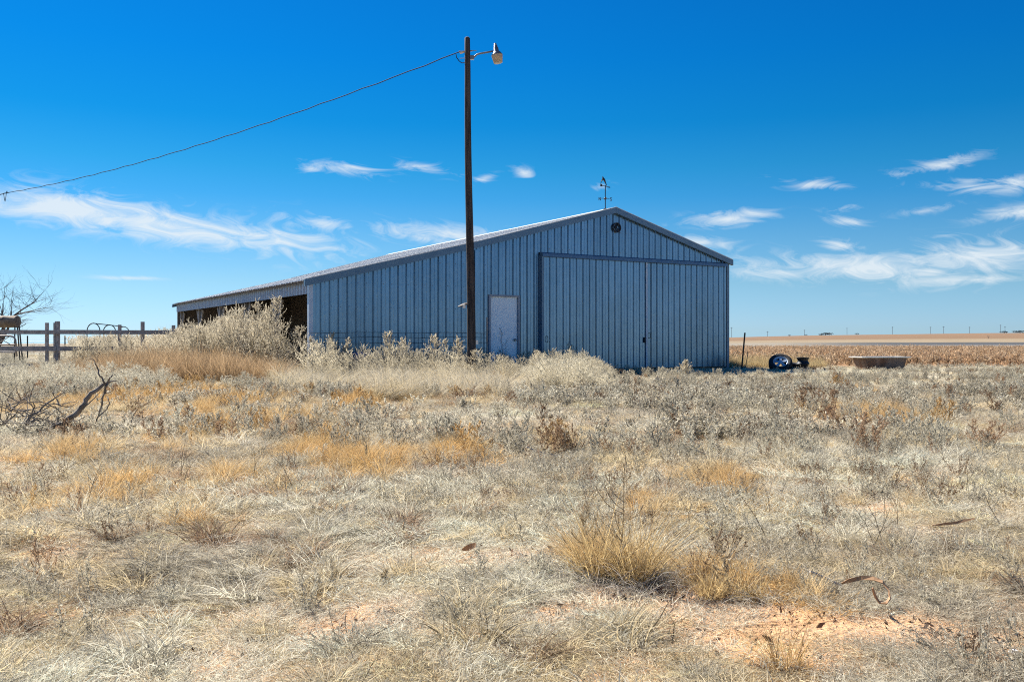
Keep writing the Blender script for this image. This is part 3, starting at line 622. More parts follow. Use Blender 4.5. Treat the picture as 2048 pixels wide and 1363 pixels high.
v, f = loft([(rrect(.60, .28, .05), 0.0), (rrect(.63, .30, .05), 0.06), (rrect(.71, .35, .05), 0.40), (rrect(.68, .32, .05), 0.402), (rrect(.60, .27, .06), 0.10)])
MB().add(v, f).build('shell', M_rust, tub)
v, f = loft([(rrect(.72, .36, .05), 0.385), (rrect(.80, .42, .04), 0.405), (rrect(.80, .42, .04), 0.428), (rrect(.69, .33, .05), 0.432), (rrect(.60, .27, .06), 0.115)])
MB().add(v, f).build('rim_and_lining', M_enamel, tub)

# ------------------------------------------------------------------ left: fence, drum, gate, hoops, bare trees, far things
fence = empty('board_fence', (at(110, 700, 25).x, 25, 0)); tag(fence, 'weathered grey board fence at the left behind the weeds', 'fence')
fo = Vector(fence.location)
def fpt(x, y): 
    d = 24.6 + (x / 360) * 2.2; return at(x, y, d) - fo
for (x, yt, w) in ((91, 645, 0.075), (107, 645, 0.06), (112, 642, 0.10), (237, 649, 0.075), (283, 643, 0.085), (345, 650, 0.08)):
    p = fpt(x, yt); MB().box((p.x, p.y + 0.08, p.z / 2 - 0.05), (w, w, p.z + 0.1)).build('post', M_wood, fence)
def board(x0, y0, x1, y1, h):
    a = fpt(x0, y0); b_ = fpt(x1, y1); v = b_ - a
    Mx = Matrix.Translation((a + b_) / 2) @ Matrix.Rotation(math.atan2(v.y, v.x), 4, 'Z') @ Matrix.Rotation(-math.atan2(v.z, math.hypot(v.x, v.y)), 4, 'Y')
    MB().box((0, 0, 0), (v.length, 0.035, h), Mx).build('board', M_wood, fence)
board(-90, 663, 107, 664, 0.115); board(108, 663.5, 362, 664.5, 0.12); board(-90, 697, 112, 697, 0.13); board(113, 697, 300, 696, 0.12); board(-90, 731, 65, 730, 0.10)
# rusty drum on legs
dr = empty('rusty_drum', (at(10, 690, 29).x, 29, 0)); tag(dr, 'brown rusty horizontal drum on a stand, far left edge', 'drum')
do_ = Vector(dr.location)
c0 = at(36, 643, 29) - do_
Mx = Matrix.Translation(c0) @ Matrix.Rotation(R(-90), 4, 'Y')
MB().lathe([(0.0, 0.0), (0.17, 0.0), (0.19, 0.005), (0.20, 0.02), (0.185, 0.04), (0.185, 0.4), (0.195, 0.42), (0.185, 0.44), (0.185, 0.9), (0.195, 0.92), (0.185, 0.94), (0.185, 1.4), (0.0, 1.4)], 26, Mx).build('body', M_tank, dr, True)
for x in (34, -40):
    for s in (-1, 1):
        a = at(x, 650, 29) - do_; MB().tube([(a.x, s * 0.12, a.z), (a.x + 0.06, s * 0.28, -0.05)], 0.022, 6).build('leg', M_post, dr)
MB().tube([at(36, 655, 29) - do_, at(44, 652, 29) - do_, at(52, 647, 29) - do_], 0.012, 5).build('crank', M_post, dr)
# tube gate
gt = empty('tube_gate', (at(10, 695, 27).x, 27, 0)); tag(gt, 'bent steel tube gate under the drum at the left edge', 'gate')
g0 = Vector(gt.location)
def gp(x, y): return at(x, y, 27) - g0
MB().tube([gp(-70, 671), gp(22, 671.5), gp(28, 674), gp(31, 680), gp(33, 712)], 0.028, 8).build('frame', M_gate, gt, True)
MB().tube([gp(-70, 688), gp(31, 689)], 0.022, 8).build('rail', M_gate, gt)
MB().tube([gp(-70, 703), gp(32, 704)], 0.022, 8).build('rail', M_gate, gt)
for a, b_ in (((-8, 672), (20, 688)), ((20, 672), (-8, 688))): MB().tube([gp(*a), gp(*b_)], 0.012, 6).build('brace', M_gate, gt)
MB().tube([at(35, 655, 27.2) - g0, at(40, 720, 27.2) - g0], 0.02, 6).build('gate_post', M_post, gt)
# hoop frame behind the fence
hp = empty('hoop_frame', (at(205, 690, 38).x, 38, 0)); tag(hp, 'rusty bent pipe hoops behind the board fence', 'hoop frame')
h0 = Vector(hp.location)
def hx(x, y, dz=0): return at(x, y, 38 + dz) - h0
def arc(x0, x1, yb, yt, dz):
    return [hx(x0, 705, dz)] + [hx((x0 + x1) / 2 - (x1 - x0) / 2 * math.cos(k * math.pi / 10), yb + (yt - yb) * math.sin(k * math.pi / 10), dz) for k in range(11)] + [hx(x1, 705, dz)]
MB().tube(arc(174, 200, 662, 646, 0), 0.022, 6).build('hoop', M_post, hp); MB().tube(arc(207, 231, 662, 649.5, 1.0), 0.022, 6).build('hoop', M_post, hp); MB().tube(arc(236, 258, 664, 653, 2.0), 0.02, 6).build('hoop', M_post, hp)
MB().tube([hx(187, 646.2), hx(219, 649.7, 1.0), hx(247, 653, 2.0)], 0.02, 6).build('ridge_pipe', M_post, hp)
MB().tube([hx(165, 676), hx(210, 680, 1), hx(255, 682, 2)], 0.014, 6).build('rail', M_post, hp)
# field fence far left
wf = empty('field_fence', (at(120, 690, 42).x, 42, 0)); tag(wf, 'thin wire mesh field fence beyond the boards, far left', 'wire fence')
w0 = Vector(wf.location)
for x in (-60, 55, 130, 165, 225, 310):
    p = at(x, 671, 42) - w0; MB().tube([(p.x, 0, -0.3), (p.x, 0, p.z)], 0.03, 5).build('post', M_post, wf)
for y in (673, 677, 682, 687): MB().tube([at(-80, y, 42) - w0, at(330, y, 42) - w0], 0.007, 3).build('wire', M_gate, wf)

class Tree:
    def __init__(s, seed): s.r = random.Random(seed); s.trunk = MB(); s.twig = MB()
    def grow(s, p, d, L_, r, lev, maxlev, spread=0.55, up=0.15):
        n = 4; path = [Vector(p)]; rad = [r]; dirn = Vector(d).normalized()
        for k in range(n):
            dirn = (dirn + Vector((s.r.gauss(0, .16), s.r.gauss(0, .16), s.r.gauss(0, .12) + up * 0.25))).normalized()
            path.append(path[-1] + dirn * L_ / n); rad.append(r * (1 - 0.45 * (k + 1) / n))
        (s.trunk if lev < 2 else s.twig).tube(path, rad, 6 if lev < 2 else 3, cap=False)
        if lev >= maxlev: return
        nb = s.r.choice((2, 3, 3)) if lev < maxlev - 1 else s.r.choice((3, 4))
        for k in range(nb + 1):
            i = n if k == 0 else s.r.randint(1, n); base = path[i]
            axis = Vector((s.r.gauss(0, 1), s.r.gauss(0, 1), s.r.gauss(0, .5))).normalized()
            nd = (dirn * (1 - spread * (0.4 if k == 0 else 1)) + axis * spread * (0.5 if k == 0 else 1)).normalized()
            s.grow(base, nd, L_ * s.r.uniform(0.6, 0.85), rad[i] * s.r.uniform(0.55, 0.8), lev + 1, maxlev, spread, up)
def bare_tree(name, loc, h, r, label, seed, levels=5, nstem=1, cat='tree', lean=(0, 0)):
    e = empty(name, loc); tag(e, label, cat)
    T = Tree(seed)
    for k in range(nstem):
        a = 2 * math.pi * k / max(nstem, 1) + 0.4; o_ = 0.0 if nstem == 1 else 0.25
        T.grow((0.05 * math.cos(a), 0.05 * math.sin(a), -0.05), (o_ * math.cos(a) + lean[0], o_ * math.sin(a) + lean[1], 1), h * 0.34, r, 0, levels)
    T.trunk.build('trunk', M_twig, e); T.twig.build('crown', M_twig, e); return e
p = at(-20, 690, 40); bare_tree('bare_tree', (p.x, 40, 0), 5.2, 0.13, 'leafless dark tree at the left edge above the drum', 23, 4, 2, lean=(-0.02, 0))
p = at(258, 686, 62); bare_tree('bare_shrub', (p.x, 62, -0.1), 1.9, 0.03, 'small leafless shrub behind the fence near the hoops', 4, 4, 4, 'shrub')
p = at(345, 686, 66); bare_tree('bare_shrub', (p.x, 66, -0.1), 2.6, 0.03, 'pale leafless shrub just left of the lean-to far end', 9, 4, 5, 'shrub')
p = at(325, 686, 75); bare_tree('bare_shrub', (p.x, 75, -0.1), 1.8, 0.03, 'lower leafless shrub between fence end and the lean-to', 19, 4, 5, 'shrub')
# far utility poles and tree clumps along the right-hand skyline
order = ['first', 'second', 'third', 'fourth', 'fifth', 'sixth', 'seventh', 'eighth', 'ninth', 'tenth']
for i, (x, yt) in enumerate([(1463, 654), (1535, 662), (1609, 659), (1694, 655), (1785, 653), (1861, 653), (1887, 652), (1939, 653), (2001, 649), (2010, 652)]):
    d = 1150; X_ = (x - CX) / F * d; gz = float(ground_z(X_, d)); e = empty('utility_pole', (X_, d, gz - 0.3)); zt = EYE + (CY - yt) / F * d - gz + 0.3
    tag(e, 'distant utility pole on the skyline, %s counting from the barn' % order[i], 'utility pole', 'far utility poles')
    MB().tube([(0, 0, 0), (0, 0, zt)], 0.20, 5).build('shaft', M_far, e); MB().box((0, 0, zt - 0.9), (2.6, 0.2, 0.25)).build('crossarm', M_far, e)
def leaf_clump(w, h, n, seed):
    r = np.random.default_rng(seed); b_ = MB(); m_ = 0
    while m_ < n:
        p = r.uniform(-1, 1, 3); 
        if p[0] ** 2 + p[1] ** 2 + (p[2]) ** 2 > 1 - 0.4 * r.random(): continue
        c = Vector((p[0] * w / 2, p[1] * w / 2, h * (0.55 + 0.45 * p[2]))); s = r.uniform(0.4, 0.9) * w * 0.06
        a = Vector(r.normal(0, 1, 3)).normalized() * s; q_ = Vector(r.normal(0, 1, 3)).normalized() * s
        b_.add([c - a, c + q_, c + a, c - q_], [(0, 1, 2, 3)]); m_ += 1
    return b_
far_trees = [(1642, 9, 3.0, 'dark low tree, left of the middle skyline clump'), (1650, 12, 4.5, 'dark low tree, second in the middle skyline clump'), (1659, 12, 4.5, 'dark low tree, third in the middle skyline clump'), (1612, 5, 2.5, 'tiny far tree beside the third utility pole'),
             (1714, 7, 3.2, 'small far tree right of the fourth utility pole'), (1579, 5, 2.6, 'tiny far tree between second and third utility poles'), (2008, 12, 4.0, 'far grey tree at the foot of the last two poles'), (2030, 10, 4.8, 'purplish far tree second from the right edge'), (2042, 14, 5.0, 'far tree at the very right edge of the skyline')]
for i, (x, w, h, lb) in enumerate(far_trees):
    d = 1120; X_ = (x - CX) / F * d; gz = float(ground_z(X_, d)); e = empty('far_tree', (X_, d, gz - 0.2)); tag(e, lb, 'tree', 'far trees on the skyline'); h *= .8; w *= .9
    leaf_clump(w, h, 150, i).build('crown', M_fartree, e); MB().tube([(0, 0, 0), (0.1, 0, h * .6)], [0.3, 0.15], 5).build('trunk', M_far, e)
d = 480; X_ = (1977 - CX) / F * d; e = empty('lone_bush', (X_, d, float(ground_z(X_, d)) - 0.1)); tag(e, 'tiny lone dark bush in the pale far field, right', 'bush'); leaf_clump(1.4, 2.3, 160, 77).build('crown', M_fartree, e); MB().tube([(0, 0, 0), (0.02, 0, 1.2)], 0.08, 5).build('trunk', M_far, e)

# ------------------------------------------------------------------ fallen dead limb
BD = 8.6
limb = empty('dead_limb', (at(110, 850, BD).x, BD, 0)); tag(limb, 'fallen dead tree limb lying in the grass at left', 'dead limb'); l0 = Vector(limb.location)
def lp(x, y, dz=0): return at(x, y, BD + dz) - l0
def limb_part(pts_, rad_, name='branch', mt=M_bark):
    P = [lp(*p) for p in pts_]; P2 = []; R2 = []
    for i in range(len(P) - 1):
        for k in range(3):
            t = k / 3; P2.append(P[i].lerp(P[i + 1], t) + Vector((random.gauss(0, .004), random.gauss(0, .008), random.gauss(0, .004)))); R2.append((rad_[i] * (1 - t) + rad_[i + 1] * t) * .68)
    P2.append(P[-1]); R2.append(rad_[-1] * .68); MB().tube(P2, R2, 8).build(name, mt, limb, True)
limb_part([(40, 875, 0.1), (85, 862, 0), (122, 847, -.05), (150, 830, -.1), (168, 805, -.1), (182, 787, -.05), (205, 769, 0), (233, 761, 0.05)], [0.026, 0.028, 0.032, 0.036, 0.034, 0.03, 0.024, 0.006], 'main_limb')
limb_part([(209, 766), (199, 752), (194, 735), (191, 724), (180, 713)], [0.014, 0.012, 0.010, 0.006, 0.003])
limb_part([(193, 724), (197, 708), (193, 698)], [0.006, 0.005, 0.002])
limb_part([(210, 768), (217, 758), (225, 749)], [0.016, 0.013, 0.008])
limb_part([(213, 767), (208, 788), (203, 808), (196, 830), (191, 846)], [0.014, 0.014, 0.012, 0.010, 0.008])
limb_part([(209, 790), (222, 782), (230, 767)], [0.006, 0.005, 0.002])
limb_part([(196, 834), (210, 822), (219, 808), (217, 795)], [0.009, 0.009, 0.008, 0.004])
limb_part([(150, 830), (172, 810), (190, 795), (200, 780)], [0.014, 0.010, 0.007, 0.003])
limb_part([(45, 862, .1), (62, 830, .15), (78, 822, .2), (98, 802, .25), (118, 789, .3), (132, 784, .3)], [0.03, 0.022, 0.014, 0.012, 0.008, 0.004])
limb_part([(62, 830, .15), (70, 812, .1), (66, 800, .1)], [0.012, 0.008, 0.003])
limb_part([(-60, 905, .1), (0, 880, 0), (30, 862, 0), (52, 848, 0), (70, 838, 0)], [0.03, 0.03, 0.03, 0.026, 0.02])
limb_part([(-40, 870, .3), (5, 850, .3), (30, 830, .3), (42, 812, .3)], [0.018, 0.014, 0.01, 0.004])
limb_part([(98, 809, .25), (120, 807, .2), (150, 803, .2), (160, 793, .2)], [0.007, 0.006, 0.004, 0.002])
limb_part([(35, 866, -.1), (45, 873, -.15), (58, 874, -.15), (70, 868, -.1)], [0.012, 0.013, 0.013, 0.010])
limb_part([(60, 851, -.1), (80, 850, -.1), (110, 846, -.1)], [0.012, 0.012, 0.008])
rr_ = random.Random(8); tw = MB()
for k in range(80):
    x = rr_.uniform(-60, 120); y = rr_.uniform(800, 870); dz = rr_.uniform(-.3, .5); p = lp(x, y, dz); p.z = max(p.z, 0.02); pth = [p]; dn = Vector((rr_.gauss(0, 1), rr_.gauss(0, .8), rr_.gauss(0.2, .5))).normalized()
    for j in range(4): dn = (dn + Vector((rr_.gauss(0, .3), rr_.gauss(0, .3), rr_.gauss(0, .3)))).normalized(); pth.append(pth[-1] + dn * rr_.uniform(.05, .12)); pth[-1].z = max(pth[-1].z, 0.01)
    tw.tube(pth, [0.005, 0.0045, 0.004, 0.003, 0.0015], 4)
o = tw.build('brushwood', M_bark, limb); o['kind'] = 'stuff'

# ------------------------------------------------------------------ plant prototypes
def ribbons(n, rad, L0, L1, e0, e1, curl, wd, seg=4, seed=0, droop=0.0, wob=0.25, lean=(0, 0), rpow=0.5, z0=0.0):
    """n grass blades as tapering ribbons; e = start elevation in degrees, curl = bend per unit length downwards"""
    r = np.random.default_rng(seed)
    a = r.uniform(0, 2 * np.pi, n); rr = rad * r.random(n) ** rpow
    p = np.stack([rr * np.cos(a), rr * np.sin(a), r.uniform(0, z0 + 1e-6, n)], 1)
    aa = a + r.normal(0, 1.1, n); e = np.radians(r.uniform(e0, e1, n)); L_ = r.uniform(L0, L1, n) * r.uniform(0.7, 1, n); w = wd * r.uniform(0.6, 1.4, n)
    tw = r.uniform(0, np.pi, n); c = curl * r.uniform(0.2, 1.6, n) ; vary = r.random(n)
    V = np.zeros((n, seg + 1, 2, 3)); 
    for k in range(seg + 1):
        d = np.stack([np.cos(e) * np.cos(aa) + lean[0], np.cos(e) * np.sin(aa) + lean[1], np.sin(e)], 1); d /= np.linalg.norm(d, axis=1)[:, None]
        s1 = np.stack([-np.sin(aa), np.cos(aa), np.zeros(n)], 1); s2 = np.cross(d, s1)
        sd_ = s1 * np.cos(tw)[:, None] + s2 * np.sin(tw)[:, None]
        wk = (w * (1 - 0.85 * k / seg))[:, None] / 2
        V[:, k, 0] = p - sd_ * wk; V[:, k, 1] = p + sd_ * wk
        p = p + d * (L_ / seg)[:, None]; e = e - c / seg; aa = aa + r.normal(0, wob, n); p[:, 2] = np.maximum(p[:, 2], 0.003)
    verts = V.reshape(-1, 3); base = (np.arange(n) * (seg + 1) * 2)[:, None, None]
    q = np.array([[2 * k, 2 * k + 1, 2 * k + 3, 2 * k + 2] for k in range(seg)])[None]
    return verts, (base + q).reshape(-1, 4), np.repeat(vary, (seg + 1) * 2)
def np_mesh(name, parts, mt):
    """parts: list of (verts, quads, vary)"""
    off = 0; Vs = []; Fs = []; As = []
    for v, f, a in parts: Vs.append(v); Fs.append(f + off); As.append(a); off += len(v)
    V = np.concatenate(Vs); Fq = np.concatenate(Fs); Aa = np.concatenate(As)
    me_ = bpy.data.meshes.new(name); me_.vertices.add(len(V)); me_.vertices.foreach_set('co', V.astype(np.float32).ravel())
    me_.loops.add(Fq.size); me_.loops.foreach_set('vertex_index', Fq.astype(np.int32).ravel())
    me_.polygons.add(len(Fq)); me_.polygons.foreach_set('loop_start', np.arange(0, Fq.size, 4, dtype=np.int32))
    me_.update(); me_.validate()
    at2 = me_.attributes.new('vary', 'FLOAT', 'POINT'); at2.data.foreach_set('value', Aa.astype(np.float32))
    me_.materials.append(mt); return me_
def sticks(segs, vary_v=0.3):
    """segs: list of (p0, p1, r0, r1): two crossed ribbons each"""
    V = []; Fq = []; A_ = []
    for p0, p1, r0, r1 in segs:
        p0 = np.array(p0); p1 = np.array(p1); d = p1 - p0; d = d / (np.linalg.norm(d) + 1e-9)
        a = np.cross(d, [0.3, 0.5, 0.81]); a /= np.linalg.norm(a) + 1e-9; b_ = np.cross(d, a)
        for s in (a, b_):
            i = len(V); V += [p0 - s * r0, p0 + s * r0, p1 + s * r1, p1 - s * r1]; Fq.append([i, i + 1, i + 2, i + 3]); A_ += [vary_v] * 4
    return np.array(V), np.array(Fq), np.array(A_)
def leaflets(cs, size, r, jit=0.5, dirs=None, asp=0.42):
    n = len(cs); a = r.normal(0, 1, (n, 3))
    if dirs is not None: a = a * 0.55 + np.array(dirs) * 1.6
    a /= np.linalg.norm(a, axis=1)[:, None]; b_ = r.normal(0, 1, (n, 3)); b_ -= a * (a * b_).sum(1)[:, None]; b_ /= np.linalg.norm(b_, axis=1)[:, None]
    s = size * r.uniform(1 - jit, 1 + jit, n)[:, None]; c = np.array(cs)
    V = np.stack([c - a * s, c + b_ * s * asp, c + a * s, c - b_ * s * asp], 1).reshape(-1, 3)
    return V, np.arange(4 * n).reshape(-1, 4), np.repeat(r.random(n), 4)
def feather_weed(h, nb, seed, width=0.30, leaf=0.014, dense=16, upc=1.3):
    """dry pyramidal weed: an upright stem with up-curving side branches set with slender seed spikes"""
    r = np.random.default_rng(seed); segs = []; cs = []; ds = []
    stem = [np.zeros(3)]; d = np.array([r.normal(0, .10), r.normal(0, .10), 1.0])
    for k in range(8): d = d + np.array([r.normal(0, .06), r.normal(0, .06), 0]); stem.append(stem[-1] + d / np.linalg.norm(d) * h / 8)
    for k in range(8): segs.append((stem[k], stem[k + 1], 0.007 * (1 - k / 9) * h ** .5, 0.007 * (1 - (k + 1) / 9) * h ** .5))
    def spos(t): i = min(int(t * 8), 7); q = t * 8 - i; return stem[i] * (1 - q) + stem[i + 1] * q
    def spikes(p, q, m_, out):
        dd_ = (q - p) / (np.linalg.norm(q - p) + 1e-9)
        for j in range(m_): cs.append(p + (q - p) * r.random() + r.normal(0, out, 3)); ds.append(dd_ + np.array([0, 0, .35]))
    for b_ in range(nb):
        t = 0.08 + 0.90 * ((b_ + r.random()) / nb) ** 0.9; p = spos(t); az_ = r.uniform(0, 2 * np.pi); L_ = h * width * (1.10 - t) ** 0.75 * r.uniform(.55, 1.35); e = r.uniform(.15, .8)
        n = 5
        for k in range(n):
            d = np.array([math.cos(az_) * math.cos(e), math.sin(az_) * math.cos(e), math.sin(e)]); q = p + d * L_ / n
            segs.append((p, q, 0.0024, 0.0018))
            if k > 0: spikes(p, q, dense // n + 1, .004)
            if r.random() < .6:
                d2 = d + r.normal(0, .45, 3); q2 = p + d2 * L_ * .30; segs.append((p, q2, .0018, .001)); spikes(p, q2, dense // 3, .004)
            p = q; e = min(e + upc / n * r.uniform(.3, 1), 1.5); az_ += r.normal(0, .18)
    spikes(spos(.86), spos(1.0), dense, .006)
    return sticks(segs), leaflets(cs, leaf, r, .5, ds, .17)
def wiry(h, n, seed, rad=0.07, leaf=0.007, nl=5):
    r = np.random.default_rng(seed); segs = []; cs = []
    for s in range(n):
        a = r.uniform(0, 2 * np.pi); p = np.array([math.cos(a), math.sin(a), 0]) * rad * r.random(); lean_ = r.uniform(.05, .7); a2 = a + r.normal(0, .6)
        d = np.array([math.cos(a2) * lean_, math.sin(a2) * lean_, 1]); d /= np.linalg.norm(d); L_ = h * r.uniform(.5, 1.1)
        for k in range(4):
            q = p + d * L_ / 4; segs.append((p, q, .0016, .0013)); d = d + r.normal(0, .22, 3); d[2] = max(d[2], .1); d /= np.linalg.norm(d)
            for j in range(2):
                if r.random() < .6:
                    d2 = d + r.normal(0, .6, 3); d2 /= np.linalg.norm(d2); q2 = p + d2 * L_ * r.uniform(.1, .3); segs.append((p, q2, .0013, .0008)); cs += [p + (q2 - p) * r.random() + r.normal(0, .004, 3) for _ in range(nl)]
            if k > 0: cs += [p + (q - p) * r.random() + r.normal(0, .004, 3) for _ in range(nl // 2)]
            p = q
    return [sticks(segs, .35), leaflets(cs, leaf, r)]
def stalk(h, seed):
    r = np.random.default_rng(seed); segs = []; V = []
    parts = []
    for s in range(3):
        p = np.array([r.normal(0, .12), r.normal(0, .06), 0]); d = np.array([r.normal(0, .12), r.normal(0, .12), 1]); hh = h * r.uniform(.6, 1.1)
        for k in range(4):
            q = p + d * hh / 4; segs.append((p, q, .010, .008)); p = q; d = d + r.normal(0, .08, 3); d[2] = 1
        v, f, a = ribbons(9, .02, .15, .34, 20, 75, 2.4, .035, 3, seed * 7 + s); v = v + np.array([p[0], p[1], 0]) * 0.6; v[:, 2] += np.repeat(r.uniform(0, hh * .8, 9), 8); parts.append((v, f, a))
        parts.append(leaflets([p + r.normal(0, .025, 3) for _ in range(10)], .03, r))
    return parts + [sticks(segs)]
PROTO = {}
def proto_set(key, meshes):
    c = bpy.data.collections.new('proto_' + key)
    for i, me_ in enumerate(meshes):
        o = bpy.data.objects.new('%s_%02d' % (key, i), me_); c.objects.link(o)
    PROTO[key] = c
def cat(*ps): return list(ps)
proto_set('mat', [np_mesh('mat_blades', [ribbons(230, .20, .03, .11, 0, 42, .9, .0027, 3, 10 + i, wob=.42), ribbons(170, .19, .025, .085, 15, 88, 1.5, .0024, 3, 40 + i, wob=.45)], M_grass) for i in range(7)])
proto_set('cushion', [np_mesh('cushion_blades', [ribbons(210, .055, .06, .15, 25, 88, 1.7, .0026, 4, 15 + i, wob=.22), ribbons(70, .09, .05, .14, 5, 40, 1.8, .0026, 3, 45 + i, wob=.3)], M_grass) for i in range(5)])
proto_set('matmid', [np_mesh('mat_blades', [ribbons(520, .40, .04, .13, 2, 55, 1.0, .0034, 3, 60 + i, wob=.4), ribbons(380, .38, .035, .10, 30, 88, 1.5, .0032, 3, 80 + i, wob=.4)], M_grass) for i in range(6)])
proto_set('matwide', [np_mesh('mat_blades', [ribbons(420, .42, .05, .13, 5, 65, 1.2, .0040, 3, 110 + i, wob=.35), ribbons(330, .40, .05, .13, 30, 88, 1.4, .0038, 3, 140 + i)], M_grass) for i in range(6)])
proto_set('tuft', [np_mesh('tuft_blades', [ribbons(120, .06, .16, .36, 50, 88, .9, .0032, 4, 210 + i, wob=.12), ribbons(50, .09, .08, .18, 20, 70, 2.6, .0030, 4, 240 + i)], M_grass) for i in range(5)])
proto_set('tuftwide', [np_mesh('tuft_blades', [ribbons(95, .07, .16, .34, 50, 88, .9, .0042, 3, 310 + i, wob=.12)], M_grass) for i in range(4)])
proto_set('wiry', [np_mesh('wiry_stems', wiry(.24, 12, 410 + i), M_grass) for i in range(6)])
proto_set('wirywide', [np_mesh('wiry_stems', [(lambda q: q)(s_) for s_ in wiry(.26, 11, 450 + i, leaf=.013, nl=7)], M_grass) for i in range(5)])
proto_set('windgrass', [np_mesh('wind_blades', [ribbons(80, .12, .45, .85, 45, 75, .9, .006, 5, 510 + i, wob=.10, lean=(.55, -.05))], M_grass) for i in range(4)])
proto_set('feather', [np_mesh('weed', list(feather_weed(1.0, 36, 610 + i, .55, .017, 17)), M_feather) for i in range(6)])
proto_set('tallgrass', [np_mesh('tall_blades', [ribbons(110, .22, .5, .95, 55, 88, .6, .008, 4, 660 + i, wob=.1)], M_grass) for i in range(4)])
proto_set('stalk', [np_mesh('stalk', stalk(.42, 710 + i), M_grass) for i in range(6)])
proto_set('twigstem', [np_mesh('twig', [sticks([((0, 0, 0), (.02 * i, .03, .2), .0022, .0018), ((.02 * i, .03, .2), (.05, .02 - .02 * i, .36), .0018, .001), ((.01 * i, .02, .14), (-.06, .04, .28), .0014, .0008), ((.02 * i, .03, .2), (.03, .09, .32), .0014, .0008)])], M_grass) for i in range(3)])
rdeb = np.random.default_rng(99)
proto_set('debris', [np_mesh('crumb', [leaflets([rdeb.normal(0, .05, 3) * [1, 1, .05] + [0, 0, .006] for _ in range(14)], .006, rdeb), leaflets([rdeb.normal(0, .05, 3) * [1, 1, .05] + [0, 0, .006] for _ in range(5)], .012, rdeb)], M_grass) for i in range(3)])

def zone(d0):
    return 'nearest the viewer' if d0 < 4 else 'in the near yard' if d0 < 9 else 'in the middle of the yard' if d0 < 15 else 'towards the barn' if d0 < 24 else 'out beyond the barn corner'
def scatter(name, key, P, yaw, scl, colr, label, category, tilt=0.12, seed=0):
    n = len(P); r = np.random.default_rng(seed + 77)
    me_ = bpy.data.meshes.new(name); me_.vertices.add(n); me_.vertices.foreach_set('co', np.asarray(P, np.float32).ravel())
    nproto = len(PROTO[key].objects)
    def put(nm, ty, arr, fld): a = me_.attributes.new(nm, ty, 'POINT'); a.data.foreach_set(fld, arr.ravel())
    rot = np.stack([r.normal(0, tilt, n), r.normal(0, tilt, n), yaw], 1).astype(np.float32)
    put('rot', 'FLOAT_VECTOR', rot, 'vector'); sc3 = np.asarray(scl, np.float32)
    if sc3.ndim == 1: sc3 = np.repeat(sc3[:, None], 3, 1)
    put('scl', 'FLOAT_VECTOR', sc3, 'vector'); put('pidx', 'INT', r.integers(0, nproto, n).astype(np.int32), 'value')
    c4 = np.ones((n, 4), np.float32); c4[:, :3] = np.clip(colr, 0, .92); put('tint', 'FLOAT_COLOR', c4, 'color')
    o = bpy.data.objects.new(name, me_); COL.objects.link(o); tag(o, label, category, kind='stuff')
    g = bpy.data.node_groups.new(name + '_scatter', 'GeometryNodeTree')
    g.interface.new_socket('Geometry', in_out='INPUT', socket_type='NodeSocketGeometry'); g.interface.new_socket('Geometry', in_out='OUTPUT', socket_type='NodeSocketGeometry')
    gi = g.nodes.new('NodeGroupInput'); go = g.nodes.new('NodeGroupOutput'); ip = g.nodes.new('GeometryNodeInstanceOnPoints')
    ci = g.nodes.new('GeometryNodeCollectionInfo'); ci.inputs[0].default_value = PROTO[key]; ci.inputs['Separate Children'].default_value = True; ci.inputs['Reset Children'].default_value = True
    def na(nm, ty): q_ = g.nodes.new('GeometryNodeInputNamedAttribute'); q_.data_type = ty; q_.inputs[0].default_value = nm; return q_.outputs[0]
    mp2 = g.nodes.new('GeometryNodeMeshToPoints'); g.links.new(gi.outputs[0], mp2.inputs[0]); g.links.new(mp2.outputs[0], ip.inputs['Points']); g.links.new(ci.outputs[0], ip.inputs['Instance']); ip.inputs['Pick Instance'].default_value = True
    g.links.new(na('pidx', 'INT'), ip.inputs['Instance Index'])
    e2r = g.nodes.new('FunctionNodeEulerToRotation'); g.links.new(na('rot', 'FLOAT_VECTOR'), e2r.inputs[0]); g.links.new(e2r.outputs[0], ip.inputs['Rotation'])
    g.links.new(na('scl', 'FLOAT_VECTOR'), ip.inputs['Scale']); g.links.new(ip.outputs[0], go.inputs[0])
    md = o.modifiers.new('scatter', 'NODES'); md.node_group = g
    return o

# ------------------------------------------------------------------ grass cover
BARE = []   # photo x, y, half width, half height of bare soil
for q in [(1370, 1225, 150, 34), (1250, 1200, 90, 22), (1130, 1240, 60, 18), (1480, 1275, 90, 16), (1760, 1265, 190, 26), (1980, 1300, 120, 18), (1560, 1285, 80, 14), (980, 1130, 60, 16), (1060, 1110, 60, 12), (700, 1255, 80, 18), (640, 1280, 50, 12), (820, 1332, 60, 16), (760, 1240, 40, 12), (910, 1335, 40, 10), (1430, 1320, 60, 12), (730, 1140, 22, 6), (1550, 972, 50, 10), (1640, 870, 60, 7), (20, 925, 60, 14), (60, 945, 70, 9), (170, 1100, 60, 8), (410, 1310, 30, 8), (1900, 1065, 60, 10), (1300, 765, 90, 4), (150, 1300, 20, 6)]:
    x, y, hw, hh = q; gx, gy = gpx(x, y); d0 = F * EYE / (y - hh - CY); d1 = F * EYE / (y + hh - CY); BARE.append((gx, gy, hw / F * gy, max((d0 - d1) / 2, .04)))
def bare_mask(x, y):
    m_ = np.zeros(len(x)); wob_ = (vnoise(x, y, 7, 3) - .5) * 1.5
    for (gx, gy, a, b_) in BARE:
        q = ((x - gx) / (a * .95 + .06)) ** 2 + ((y - gy) / (b_ * 1.0 + .06)) ** 2; m_ = np.maximum(m_, 1 - sstep(.6, 1.2, q + wob_))
    return m_
